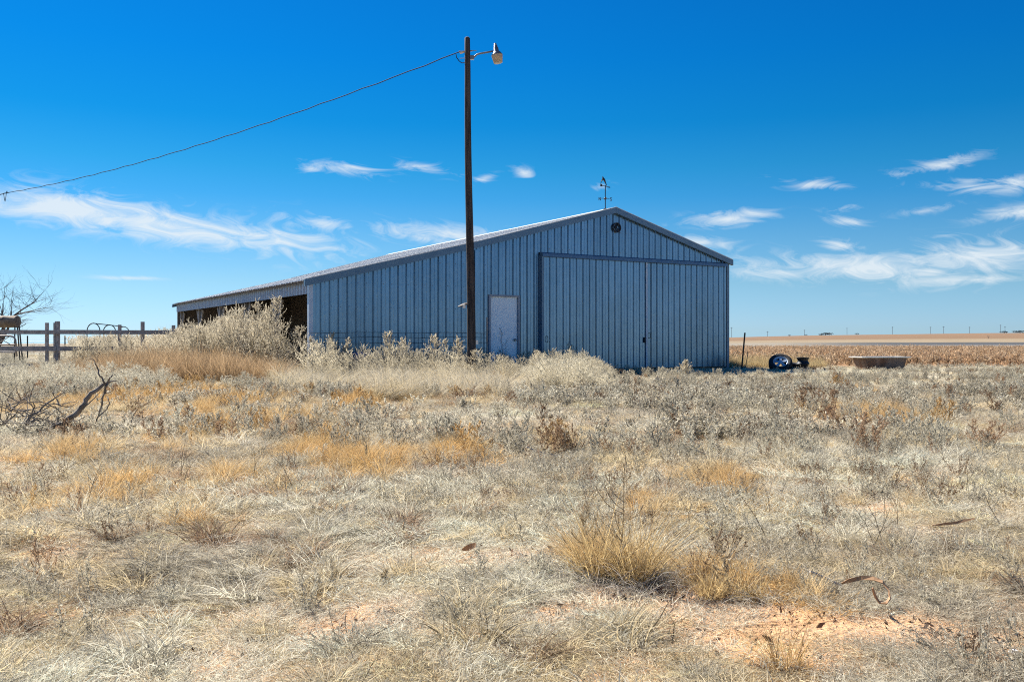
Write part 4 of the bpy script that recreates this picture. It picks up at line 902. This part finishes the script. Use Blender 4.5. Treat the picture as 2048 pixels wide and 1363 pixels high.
GOLD = [(265, 800, 60, 20, 1.0), (360, 800, 45, 16, 1.0), (480, 815, 45, 16, .9), (330, 760, 30, 12, .4), (645, 905, 50, 22, 1.0), (700, 930, 40, 16, .9), (745, 945, 45, 18, 1.0), (905, 915, 50, 16, .9), (795, 912, 24, 10, .9), (700, 815, 34, 10, .7), (740, 960, 40, 14, .8), (590, 845, 60, 14, .5), (130, 925, 60, 26, .45), (190, 900, 40, 18, .4), (240, 985, 45, 18, .7), (200, 1010, 40, 14, .5), (420, 860, 30, 12, .6), (380, 900, 60, 16, .35), (1440, 965, 60, 18, .55), (1490, 960, 30, 14, .6), (1770, 850, 50, 12, .6), (1750, 835, 60, 10, .5), (1695, 780, 16, 5, .9), (1450, 1180, 60, 24, .85), (1520, 1190, 60, 24, .85), (1560, 1345, 60, 24, .7), (1190, 1130, 60, 20, .6), (1290, 1010, 40, 14, .5), (560, 980, 40, 12, .4), (450, 970, 40, 14, .5), (60, 1030, 40, 16, .3), (780, 1170, 26, 8, .6), (380, 1065, 34, 8, .5), (1120, 900, 30, 8, .4), (950, 790, 60, 10, .45), (820, 790, 60, 10, .5), (730, 780, 60, 10, .4)]
GOLDW = []
for (x, y, hw, hh, s_) in GOLD:
    gx, gy = gpx(x, y); d0 = F * EYE / (y - hh - CY); d1 = F * EYE / (y + hh - CY); GOLDW.append((gx, gy, hw / F * gy, max((d0 - d1) / 2, .05), s_))
def gold_mask(x, y):
    m_ = np.zeros(len(x))
    for (gx, gy, a, b_, s_) in GOLDW:
        q = ((x - gx) / a) ** 2 + ((y - gy) / b_) ** 2; m_ = np.maximum(m_, min(s_ * 1.35, 1) * np.exp(-q * .55))
    return m_
PALE = np.array((.94, .87, .68)); GREY = np.array((.63, .56, .42)); STRAW = np.array((.88, .72, .44)); GOLDC = np.array((.85, .56, .24)); BROWN = np.array((.42, .28, .17)); CREAM = np.array((.90, .80, .60))
def sample(density, d0, d1, bmax=.72, seed=0):
    r = np.random.default_rng(seed); xm = bmax * d1 + 2.4; n = int(density * (2 * xm) * (d1 - d0)); x = r.uniform(-xm, xm, n); y = r.uniform(d0, d1, n)
    k = np.abs(x) < bmax * y + 2.4; x, y = x[k], y[k]
    t, s = barn_local(x, y); inside = (t > -.1) & (t < W + .15) & (s > -.12) & (s < LEN + .2)
    return x[~inside], y[~inside], r
def crop_zone(x, y):   # ploughed field starts behind the barn on the right
    t, s = barn_local(x, y); return (y > 31.5) & (x > 6.5)
def keep(mask, *arrs): return [a[mask] for a in arrs]
def front_gap(x, y):   # strip of low grass before the sliding doors
    t, s = barn_local(x, y); return (t > 8.2) & (t < 13.9) & (s > -4.2) & (s < 0.0)
def ground_pts(x, y, lift=0.0): return np.stack([x, y, ground_z(x, y) + lift], 1)
# matted dead grass
for i, (key, dens, d0, d1, sc) in enumerate([('mat', 250, .9, 3.4, .70), ('mat', 175, 3.4, 5.0, .9), ('matmid', 27, 5.0, 9.0, .95), ('matwide', 14, 9.0, 16.0, 1.1), ('matwide', 7, 16.0, 33.0, 1.5), ('matwide', 2.5, 33, 60, 2.6)]):
    x, y, r = sample(dens, d0, d1, seed=20 + i)
    bm = bare_mask(x, y); k = (r.random(len(x)) > bm * .97) & ~crop_zone(x, y); x, y, bm = keep(k, x, y, bm); n = len(x)
    g = gold_mask(x, y); m1 = vnoise(x, y, .55, 3); m2 = vnoise(x + 90, y + 20, 1.7, 3); u = r.random(n)
    hz_f = np.where((y > 19) & (x / y > .12), .55, 1.0); f1 = np.clip((m1 - .36) * 4 + r.normal(0, .25, n), 0, 1)[:, None]; f2 = (u < np.clip(.20 + (m2 - .5) * 1.5, .04, .6))[:, None]
    c = PALE * f1 + GREY * (1 - f1); c = np.where(f2, STRAW * r.uniform(.75, 1.15, n)[:, None], c); gk = (r.random(n) < g * .9)[:, None]; c = np.where(gk, GOLDC * r.uniform(.75, 1.1, n)[:, None], c); c = c * r.uniform(.78, 1.12, n)[:, None]
    s_ = sc * r.uniform(.65, 1.25, n); hz = hz_f * s_ * (.5 if d0 >= 16 else .75 if d0 >= 9 else 1.0) * np.clip(.45 + 1.5 * (vnoise(x + 7, y + 3, 1.3, 2) - .25), .3, 1.4)
    scatter('matted_grass', key, ground_pts(x, y), r.uniform(0, 6.28, n).astype(np.float32), np.stack([s_, s_, hz], 1), c, 'pale bleached matted dry grass ' + ('at the viewer\'s feet' if d0 < 1 else zone(d0)), 'dry grass', .12 if key == 'mat' else .045, i)
# rounded cushions of curled grass
for i, (dens, d0, d1, sc) in enumerate([(26, .9, 6.0, 1.0), (15, 6.0, 16.0, 1.3)]):
    x, y, r = sample(dens, d0, d1, seed=120 + i); bm = bare_mask(x, y); m1 = vnoise(x + 71, y + 19, 1.1, 2); n = len(x)
    k = (r.random(n) < np.clip((m1 - .34) * 3, 0, 1) * (1 - .9 * bm)); x, y = keep(k, x, y); n = len(x); f = r.random(n)[:, None]
    c = np.where(f < .3, STRAW, np.where(f < .6, GREY, np.where(f < .8, BROWN * 1.1, PALE))) * r.uniform(.7, 1.05, n)[:, None]
    s_ = sc * r.uniform(.6, 1.5, n)
    scatter('grass_cushions', 'cushion', ground_pts(x, y), r.uniform(0, 6.28, n).astype(np.float32), np.stack([s_ * 1.15, s_ * 1.15, s_ * .85], 1), c, 'low rounded cushions of curled dry grass ' + zone(d0), 'dry grass', .12, 50 + i)
# upright tufts, golden where the photo shows gold
for i, (key, dens, d0, d1, sc) in enumerate([('tuft', 90, .9, 9.0, .52), ('tuftwide', 60, 9.0, 16.0, .62), ('tuftwide', 18, 16.0, 34.0, .62)]):
    x, y, r = sample(dens, d0, d1, seed=50 + i); g = gold_mask(x, y); bm = bare_mask(x, y); m1 = vnoise(x + 13, y + 55, .8, 3); n = len(x)
    pr = np.clip(g * 1.2 + np.clip((m1 - .60) * 2.2, 0, .28), 0, 1) * (1 - bm); k = (r.random(n) < pr) & ~crop_zone(x, y) & ~front_gap(x, y); x, y, g = keep(k, x, y, g); n = len(x)
    gold = np.clip(g * 1.5 + r.normal(0, .2, n), 0, 1)[:, None]; c = (STRAW * .95) * (1 - gold) + GOLDC * gold; c *= r.uniform(.75, 1.12, n)[:, None]
    s_ = sc * r.uniform(.6, 1.25, n) * (.75 + .75 * g)
    scatter('grass_tufts', key, ground_pts(x, y), r.uniform(0, 6.28, n).astype(np.float32), s_, c, 'straw to golden dry grass tufts ' + zone(d0), 'dry grass', .12, 10 + i)
# wiry grey weeds
for i, (key, dens, d0, d1, sc) in enumerate([('wiry', 40, .9, 8.0, .6), ('wirywide', 34, 8.0, 16.0, .8), ('wirywide', 22, 16.0, 33.0, .6)]):
    x, y, r = sample(dens, d0, d1, seed=70 + i); bm = bare_mask(x, y); m1 = vnoise(x + 33, y + 5, .45, 3); n = len(x)
    pr = np.clip((m1 - .38) * 3.2, .05, 1) * (1 - bm); k = (r.random(n) < pr) & ~crop_zone(x, y) & ~(front_gap(x, y) & (r.random(n) < .75)); x, y = keep(k, x, y); n = len(x)
    f = r.random(n)[:, None]; c = GREY * f + PALE * (1 - f) * .92; c = np.where(r.random(n)[:, None] < .16, BROWN * .8, c) * r.uniform(.75, 1.1, n)[:, None]
    s_ = sc * r.uniform(.6, 1.3, n)
    scatter('wiry_weeds', key, ground_pts(x, y), r.uniform(0, 6.28, n).astype(np.float32), s_, c, 'grey brown wiry dead weeds ' + zone(d0), 'dry weeds', .2, 20 + i)
# small upright feathery weeds, thick in patches over the whole yard
proto_set('minifeather', [np_mesh('weed', list(feather_weed(.26, 15, 660 + i, .42, .0065, 10)), M_feather) for i in range(5)])
proto_set('bushlet', [np_mesh('weed', [q for a_ in range(4) for q in [tuple(np.array(z_) + (np.array([.06 * math.cos(a_ * 1.7), .06 * math.sin(a_ * 1.7), 0]) if k_ == 0 else 0) for k_, z_ in enumerate(p_)) for p_ in feather_weed(.22, 12, 690 + i * 7 + a_, .42, .0075, 11)]], M_grass) for i in range(5)])
for i, (key, dens, d0, d1, sc) in enumerate([('minifeather', 22, 3.0, 8.0, .5), ('bushlet', 22, 7.0, 15.0, 1.0), ('bushlet', 17, 15.0, 24.0, 1.0), ('bushlet', 9, 24.0, 31.0, .7)]):
    x, y, r = sample(dens, d0, d1, seed=130 + i); bm = bare_mask(x, y); g = gold_mask(x, y); m1 = vnoise(x + 3, y + 61, .5, 3); m2 = vnoise(x + 9, y + 44, 1.9, 2); n = len(x)
    pr = np.clip((m1 - .40) * 3.5, .08, 1) * np.clip((m2 - .3) * 3, 0, 1) * (1 - bm); b_ = x / y
    k = (r.random(n) < pr) & ~crop_zone(x, y) & ~(front_gap(x, y) & (r.random(n) < .85)); x, y, g = keep(k, x, y, g); n = len(x)
    f = r.random(n)[:, None]; c = GREY * f * 1.1 + PALE * (1 - f) * .95; c = np.where(r.random(n)[:, None] < .14, BROWN * 1.35, c); c = np.where(r.random(n)[:, None] < g[:, None] * .6, GOLDC * .95, c) * r.uniform(.72, 1.08, n)[:, None]
    s_ = sc * r.uniform(.55, 1.35, n) * np.where((y > 20) & (x / y > .25), .65, 1)
    scatter('upright_weeds', key, ground_pts(x, y), r.uniform(0, 6.28, n).astype(np.float32), s_, c, 'small upright feathery dead weeds ' + zone(d0), 'dry weeds', .16, 60 + i)
# dark single stems
x, y, r = sample(4, 3.2, 14, seed=90); k = vnoise(x, y, .6, 2) > .45; x, y = keep(k, x, y); n = len(x)
scatter('dead_stems', 'twigstem', ground_pts(x, y), r.uniform(0, 6.28, n).astype(np.float32), r.uniform(.35, .8, n), np.array((.16, .12, .09)) * r.uniform(.6, 1.6, n)[:, None], 'thin dark dead stems poking out of the grass', 'dry stems', .3, 30)
# crumbs on the bare soil
x, y, r = sample(60, 1.5, 8, seed=91); k = bare_mask(x, y) > r.random(len(x)) * .9 + .05; x, y = keep(k, x, y); n = len(x)
scatter('soil_crumbs', 'debris', ground_pts(x, y, .004), r.uniform(0, 6.28, n).astype(np.float32), r.uniform(.6, 1.3, n), np.array((.13, .08, .055)) * r.uniform(.5, 1.6, n)[:, None], 'dark crumbs of dung and litter on bare soil', 'litter', .0, 31)
x, y, r = sample(70, 1.5, 8, seed=92); k = bare_mask(x, y) > .4; x, y = keep(k, x, y); n = len(x)
scatter('loose_straw', 'mat', ground_pts(x, y), r.uniform(0, 6.28, n).astype(np.float32), np.stack([r.uniform(.5, .9, n), r.uniform(.3, .8, n), r.uniform(.05, .15, n)], 1), PALE * r.uniform(.6, 1., n)[:, None], 'thin loose straw strewn across bare soil', 'straw', .05, 32)

# tall grass and weeds round the barn --------------------------------------------------
def near_front(t0, t1, s0, s1, n, seed):
    r = np.random.default_rng(seed); t = r.uniform(t0, t1, n); s = r.uniform(s0, s1, n); c_, s__ = math.cos(BARN_A), math.sin(BARN_A)
    return BARN_L.x + t * c_ - s * s__, BARN_L.y + t * s__ + s * c_, r, t, s
# wind-combed pale grass before the left wall
pts_ = []
r = np.random.default_rng(5)
x = r.uniform(540, 1010, 900); yb = r.uniform(750, 800, 900); X_ = []; Y_ = []
for a, b_ in zip(x, yb): q = gpx(a, b_); X_.append(q[0]); Y_.append(q[1])
X_, Y_ = np.array(X_), np.array(Y_); k = vnoise(X_, Y_, .5, 2) > .36; X_, Y_ = X_[k], Y_[k]; n = len(X_)
scatter('windblown_grass', 'windgrass', ground_pts(X_, Y_), r.normal(0, .25, n).astype(np.float32), r.uniform(.55, 1.0, n) * .9, np.where(r.random(n)[:, None] < .35, STRAW, CREAM * .86) * r.uniform(.72, 1.05, n)[:, None], 'cream dry grass combed rightwards by wind before the wall', 'dry grass', .05, 40)
# weeds along the foot of the front wall
def px_scatter(name, key, xs, ybs, hs, seed, colf, label, category, base_h, tilt=.12, depth=None):
    r = np.random.default_rng(seed); n = len(xs); P = []
    for a, b_ in zip(xs, ybs): q = gpx(a, b_); P.append((q[0], q[1]))
    P = np.array(P); t, s = barn_local(P[:, 0], P[:, 1]); k = ~((t > -.15) & (t < W + .1) & (s > -.15) & (s < LEN + .1)); P = P[k]; hs = np.asarray(hs)[k]; n = len(P)
    sc = hs / base_h; s3 = np.stack([np.sqrt(sc) * .95, np.sqrt(sc) * .95, sc], 1)
    scatter(name, key, ground_pts(P[:, 0], P[:, 1]), r.uniform(0, 6.28, n).astype(np.float32), s3, colf(r, n), label, category, tilt, seed)
r = np.random.default_rng(61); n = 620
xs = r.uniform(625, 1215, n); yb = r.uniform(745, 765, n)
hh = np.interp(xs, [625, 700, 760, 900, 1000, 1060, 1100, 1150, 1200, 1215], [.95, .8, .85, .75, .65, .62, .75, .80, .55, .3]) * (.30 + .75 * r.random(n) ** 1.8)
px_scatter('wall_weeds', 'feather', xs, yb, hh, 61, lambda r, n: PALE * r.uniform(.62, .98, n)[:, None] * np.array((1, .97, .93)), 'pale dry weeds crowding the foot of the barn wall', 'dry weeds', 1.0)
r = np.random.default_rng(62); n = 260
xs = r.uniform(1040, 1230, n); yb = r.uniform(752, 790, n); hh = np.interp(xs, [1040, 1090, 1150, 1200, 1230], [.35, .55, .62, .45, .2]) * r.uniform(.5, 1.05, n)
px_scatter('bushy_weeds', 'feather', xs, yb, hh, 62, lambda r, n: PALE * r.uniform(.6, .95, n)[:, None] * np.array((1, .98, .95)), 'bushy mound of pale weeds before the sliding door', 'dry weeds', 1.0)
r = np.random.default_rng(63); n = 260
xs = r.uniform(1225, 1720, n); yb = r.uniform(742, 775, n); hh = r.uniform(.06, .16, n)
px_scatter('low_weeds', 'feather', xs, yb, hh, 63, lambda r, n: PALE * r.uniform(.6, .95, n)[:, None], 'low grey weeds right of the door mound', 'dry weeds', 1.0)
# hedge of tall weeds before the lean-to and along the left
r = np.random.default_rng(64); n = 760
xs = r.uniform(150, 618, n); yb = 752 - r.random(n) ** 1.2 * 26 - (620 - xs) * .012
top_y = np.interp(xs, [150, 230, 300, 360, 420, 470, 540, 590, 618], [668, 666, 662, 652, 636, 612, 604, 616, 668])
dpt = F * EYE / (yb - CY); hh = (EYE + (CY - top_y) / F * dpt) * r.uniform(.5, 1.0, n)
px_scatter('weed_hedge', 'feather', xs, yb, hh, 64, lambda r, n: CREAM * r.uniform(.68, 1.0, n)[:, None], 'dense hedge of tall cream dry weeds before the lean-to', 'dry weeds', 1.0, .1)
r = np.random.default_rng(65); n = 520
xs = r.uniform(60, 575, n); yb = r.uniform(742, 768, n) - (600 - xs) * .006; hh = np.interp(xs, [60, 140, 260, 420, 575], [.25, .5, .8, .85, .55]) * r.uniform(.6, 1.05, n)
px_scatter('tan_tall_grass', 'tallgrass', xs, yb, hh, 65, lambda r, n: (np.array((.56, .39, .22)) * r.uniform(.75, 1.2, n)[:, None]), 'tan brown tall grass in front of the weed hedge', 'dry grass', .75, .08)
r = np.random.default_rng(66); n = 500
xs = r.uniform(-250, 330, n); yb = r.uniform(728, 790, n); hh = r.uniform(.15, .5, n)
px_scatter('fence_weeds', 'feather', xs, yb, hh, 66, lambda r, n: PALE * r.uniform(.45, .82, n)[:, None], 'grey dry weeds along the board fence, left', 'dry weeds', 1.0)
r = np.random.default_rng(67); n = 700
X_ = r.uniform(-60, -6, n); Y_ = r.uniform(34, 70, n); t, s = barn_local(X_, Y_); k = (t < -.3); X_, Y_ = X_[k], Y_[k]; n = len(X_)
scatter('pasture_weeds', 'feather', ground_pts(X_, Y_), r.uniform(0, 6.28, n).astype(np.float32), r.uniform(.3, .8, n), GREY * r.uniform(.6, 1.1, n)[:, None], 'dull grey weeds in the pasture beyond the fence', 'dry weeds', .1, 67)
# yellow grass strip behind the barn's right corner and the crop field
r = np.random.default_rng(68); n = 900
Y_ = r.uniform(29.5, 37, n); X_ = Y_ * r.uniform(.20, .34, n); t, s = barn_local(X_, Y_); k = (t > W + .3) & (r.random(n) < np.clip(1.4 - (X_ / Y_ - .2) * 7, .15, 1)); X_, Y_ = X_[k], Y_[k]; n = len(X_)
scatter('yellow_grass', 'tuftwide', ground_pts(X_, Y_), r.uniform(0, 6.28, n).astype(np.float32), r.uniform(.9, 1.7, n), np.array((.68, .52, .27)) * r.uniform(.8, 1.1, n)[:, None], 'yellow grass behind the right barn corner', 'dry grass', .1, 68)
r = np.random.default_rng(69)
rows = []
for row in np.arange(31.5, 96, .95):
    m_ = int(row * .62 / .30); xx = np.linspace(row * .17, row * .78, m_) + r.normal(0, .08, m_); rows.append(np.stack([xx, np.full(m_, row) + r.normal(0, .12, m_) + .03 * xx], 1))
P = np.concatenate(rows); t, s = barn_local(P[:, 0], P[:, 1]); P = P[(t > W + .8) & (P[:, 0] > 6.5)]; P = P[r.random(len(P)) < .9]; n = len(P)
f = r.random(n)[:, None]; c = np.array((.64, .43, .24)) * f + np.array((.70, .54, .36)) * (1 - f); c *= r.uniform(.6, 1.12, n)[:, None]
scatter('crop_stubble', 'stalk', ground_pts(P[:, 0], P[:, 1]), r.uniform(0, 6.28, n).astype(np.float32), r.uniform(.7, 1.15, n), c, 'rust brown dry crop stalks in the field at right', 'crop', .1, 69)

# ------------------------------------------------------------------ plants one can point to
def weed_plant(name, x, ytop, depth, seed, label, mt=M_weed, width=.40, nb=36, leaf=.021, dense=20, group=None):
    nb = int(nb * 1.5)
    b_ = at(x, ytop, depth); h = b_.z; e = empty(name, (b_.x, depth, float(ground_z(b_.x, depth)))); tag(e, label, 'weed', group); e.rotation_euler.z = seed * .7
    stv, lf = feather_weed(h, nb, seed, width, leaf, dense)
    for nm, prt, m_ in (('stem', stv, M_weedstem if mt is M_weed else mt), ('foliage', lf, mt)):
        o_ = bpy.data.objects.new(nm, np_mesh(nm, [prt], m_)); COL.objects.link(o_); o_.parent = e
G = 'tall dead weeds by the barn'
for (x, yt, d, sd_, lb, kw) in [
    (556, 592, 21.4, 901, 'tallest cream dead weed, before the open lean-to near its corner', dict(nb=60, width=0.33, dense=20)),
    (507, 600, 22.2, 902, 'second tallest cream weed, left of the tallest one', dict(nb=60, width=0.35, dense=20)),
    (465, 612, 23.2, 903, 'tall cream weed third from the barn corner', dict(nb=56, width=0.38, dense=20)),
    (428, 632, 24.0, 904, 'mid height cream weed before the middle lean-to posts', dict(nb=50, width=0.38, dense=18)),
    (378, 642, 24.8, 905, 'cream weed before the far end of the lean-to', dict(nb=46, width=0.43, dense=18)),
    (590, 650, 21.0, 906, 'shorter cream weed just left of the barn corner', dict(nb=40, width=0.43, dense=16)),
    (632, 674, 21.0, 907, 'pale weed just right of the left barn corner', dict(nb=34)),
    (667, 665, 21.2, 908, 'pale feathery weed before the first wall sheets', dict(nb=40, width=0.38)),
    (690, 672, 21.1, 909, 'slim pale weed left of the blue barrel', dict(nb=30, width=0.28)),
    (776, 664, 20.8, 910, 'pale pyramid shaped weed right of the blue barrel', dict(nb=44, width=0.45)),
    (818, 678, 21.0, 911, 'pale forked weed midway between barrel and pole', dict(nb=34, width=0.53)),
    (868, 670, 20.9, 912, 'pale weed second to the left of the pole', dict(nb=40, width=0.43)),
    (893, 675, 21.2, 913, 'thin pale weed between two fuller weeds left of pole', dict(nb=22, width=0.30)),
    (918, 676, 20.6, 914, 'pale spire shaped weed nearest the pole on its left', dict(nb=40, width=0.33)),
    (943, 700, 19.9, 915, 'small pale weed growing at the foot of the pole', dict(nb=30)),
    (1066, 700, 22.0, 916, 'pale weed at the left jamb of the sliding door', dict(nb=34)),
    (1200, 722, 22.5, 917, 'drooping pale weed at the right end of the bushy mound', dict(nb=30, width=0.75)),
    (1370, 722, 22.5, 918, 'lone pale weed before the right sliding door leaf', dict(nb=34, width=0.62))]:
    weed_plant('dead_weed', x, yt, d, sd_, lb, group=G, **kw)
weed_plant('dark_weed', 1003, 652, 22.6, 930, 'thin dark leafless weed in front of the white entry door', mt=M_darkweed, width=.34, nb=18, leaf=.007, dense=5)
def tussock(name, x, yb, w, h, seed, label, n=520, mt=None):
    gx, gy = gpx(x, yb); s_ = gy / F; e = empty(name, (gx, gy, float(ground_z(gx, gy)))); tag(e, label, 'tussock'); r_ = np.random.default_rng(seed)
    parts = []
    for k in range(7):      # several off-centre sprays instead of one neat fan
        a = r_.uniform(0, 6.28); q = w * s_ * .30 * r_.random() ** .5; v, f, vy = ribbons(n // 8, w * s_ * .16, h * s_ * .30, h * s_ * r_.uniform(.75, 1.15), 42, 89, r_.uniform(.3, 1.0), .0030, 5, seed + 50 + k, wob=.14, lean=(r_.normal(0, .12), r_.normal(0, .12)))
        parts.append((v + np.array([q * math.cos(a) * 1.5, q * math.sin(a), 0]), f, vy))
    o_ = bpy.data.objects.new('blades', np_mesh('blades', parts, mt or M_gold)); COL.objects.link(o_); o_.parent = e
    bl = ribbons(int(n * .8), w * s_ * .62, h * s_ * .2, h * s_ * .6, 5, 75, 2.0, .0028, 5, seed + 1, wob=.3); o_ = bpy.data.objects.new('dead_skirt', np_mesh('dead_skirt', [bl], M_darkgrass)); COL.objects.link(o_); o_.parent = e
    st_, lf = feather_weed(h * s_ * 1.05, 16, seed + 9, .45, .007, 8); o_ = bpy.data.objects.new('seed_stalks', np_mesh('seed_stalks', [st_, lf], M_straw)); COL.objects.link(o_); o_.parent = e
M_darkgrass = plant_mat('grey_dead_blades', (.44, .39, .32), .6)
M_straw = plant_mat('straw_blades', (.62, .50, .32))
tussock('grass_tussock', 1235, 1175, 185, 235, 801, 'largest golden grass tussock in the right foreground', 950)
tussock('grass_tussock', 1170, 1150, 100, 130, 802, 'golden tussock touching the left side of the largest one', 320)
tussock('grass_tussock', 1460, 1205, 130, 110, 803, 'ochre tussock right of the largest one by bare soil', 420)
tussock('grass_tussock', 768, 1170, 44, 34, 804, 'small rounded brown tussock in the middle foreground', 260, M_straw)
tussock('grass_tussock', 645, 905, 80, 85, 805, 'orange tussock left of centre, taller of the orange pair', 420)
tussock('grass_tussock', 735, 950, 90, 70, 806, 'bright yellow orange tussock right of the taller orange one', 420)
tussock('grass_tussock', 1790, 840, 70, 60, 807, 'yellow straw tussock at right below the tub', 320, M_straw)
tussock('grass_tussock', 905, 915, 80, 55, 808, 'orange tussock below the pole in mid yard', 320)

# ------------------------------------------------------------------ litter: husks, sticks, stones
def husk(name, pts_, wd, label, base, twist=0.6, mt=M_husk):
    gx, gy = gpx(*base); P = [at(x, y, gy - .02 * i) for i, (x, y) in enumerate(pts_)]; v = []; f = []
    o0 = Vector((gx, gy, 0)); n = len(P)
    for i, p in enumerate(P):
        t = (P[min(i + 1, n - 1)] - P[max(i - 1, 0)]).normalized(); s_ = t.cross(Vector((0, 1, 0))).normalized(); s_ = (s_ * math.cos(twist * i) + Vector((0, 1, 0)) * math.sin(twist * i)) * wd * (0.5 if i in (0, n - 1) else 1)
        nn = t.cross(s_).normalized() * .002
        v += [p - o0 - s_ + nn, p - o0 + s_ + nn, p - o0 + s_ - nn, p - o0 - s_ - nn]
    for i in range(n - 1):
        for k in range(4): f.append((i * 4 + k, i * 4 + (k + 1) % 4, i * 4 + 4 + (k + 1) % 4, i * 4 + 4 + k))
    f += [(3, 2, 1, 0), tuple(4 * n - 4 + k for k in range(4))]
    o_ = MB().add(v, f).build(name, mt, loc=o0); tag(o_, label, 'husk'); return o_
husk('curled_husk', [(1684, 1166), (1700, 1160), (1725, 1154), (1748, 1156), (1765, 1163), (1777, 1178), (1780, 1195), (1772, 1205), (1758, 1203), (1750, 1190), (1745, 1175)], .007, 'curled brown corn husk looping above soil, right foreground', (1740, 1207), .25)
husk('brown_husk', [(1094, 1140), (1110, 1146), (1125, 1150), (1140, 1150), (1152, 1142), (1146, 1136)], .011, 'rust brown husk left of the largest golden tussock', (1125, 1155), .3)
husk('brown_leaf', [(925, 1099), (935, 1095), (946, 1090), (952, 1086)], .012, 'rust brown curled leaf by bare soil in middle foreground', (940, 1103), .3)
husk('orange_husk', [(1865, 1050), (1890, 1047), (1910, 1045), (1930, 1040), (1950, 1036)], .006, 'thin orange husk strip lying in the grass, right', (1905, 1052), .2)
def stick(name, pts_, r_, label, base, mt=M_bark):
    gx, gy = gpx(*base); o0 = Vector((gx, gy, 0)); o_ = MB().tube([at(x, y, gy + .03 * i) - o0 for i, (x, y) in enumerate(pts_)], [r_] * (len(pts_) - 1) + [r_ * .5], 6).build(name, mt, loc=o0); tag(o_, label, 'stick'); return o_
M_palestick = simple('pale_stick', (.5, .45, .39), .85, var=.2, scale=25)
stick('pale_stick', [(1620, 1142), (1650, 1155), (1680, 1170), (1705, 1188), (1728, 1203)], .005, 'pale stick left of the curled husk, right foreground', (1680, 1195), M_palestick)
stick('dark_stick', [(1835, 1282), (1870, 1296), (1900, 1306), (1918, 1310)], .0035, 'short dark stick on bare soil, lower right', (1880, 1312))
stick('long_straw', [(1052, 893), (1075, 902), (1110, 910), (1140, 914)], .006, 'long pale bent straw in mid yard right of the pole', (1100, 922), M_palestick)
def stone(x, y, w, label, seed):
    gx, gy = gpx(x, y); s_ = w * gy / F; r = np.random.default_rng(seed); v = []; f = []
    for i in range(5):
        th = math.pi * i / 4
        for k in range(9): ph = 2 * math.pi * k / 9; q_ = s_ * r.uniform(.4, .55); v.append((q_ * math.sin(th) * math.cos(ph) * 1.1, q_ * math.sin(th) * math.sin(ph), s_ * .28 + q_ * .7 * math.cos(th)))
    for i in range(4):
        for k in range(9): f.append((i * 9 + k, i * 9 + (k + 1) % 9, (i + 1) * 9 + (k + 1) % 9, (i + 1) * 9 + k))
    o_ = MB().add(v, f).build('pale_stone', M_stone, loc=(gx, gy, float(ground_z(gx, gy)))); tag(o_, label, 'stone')
stone(2028, 1318, 20, 'whitish stone on bare soil, lower right corner', 1); stone(338, 995, 14, 'small white stone in the grass at left', 2); stone(823, 862, 12, 'small white stone near the orange tussocks', 3); stone(1091, 1138, 8, 'tiny white pebble beside the brown husk', 4); stone(1848, 1330, 9, 'tiny pale pebble left of the corner stone', 5); stone(700, 962, 10, 'small white pebble under the yellow orange tussock', 6)
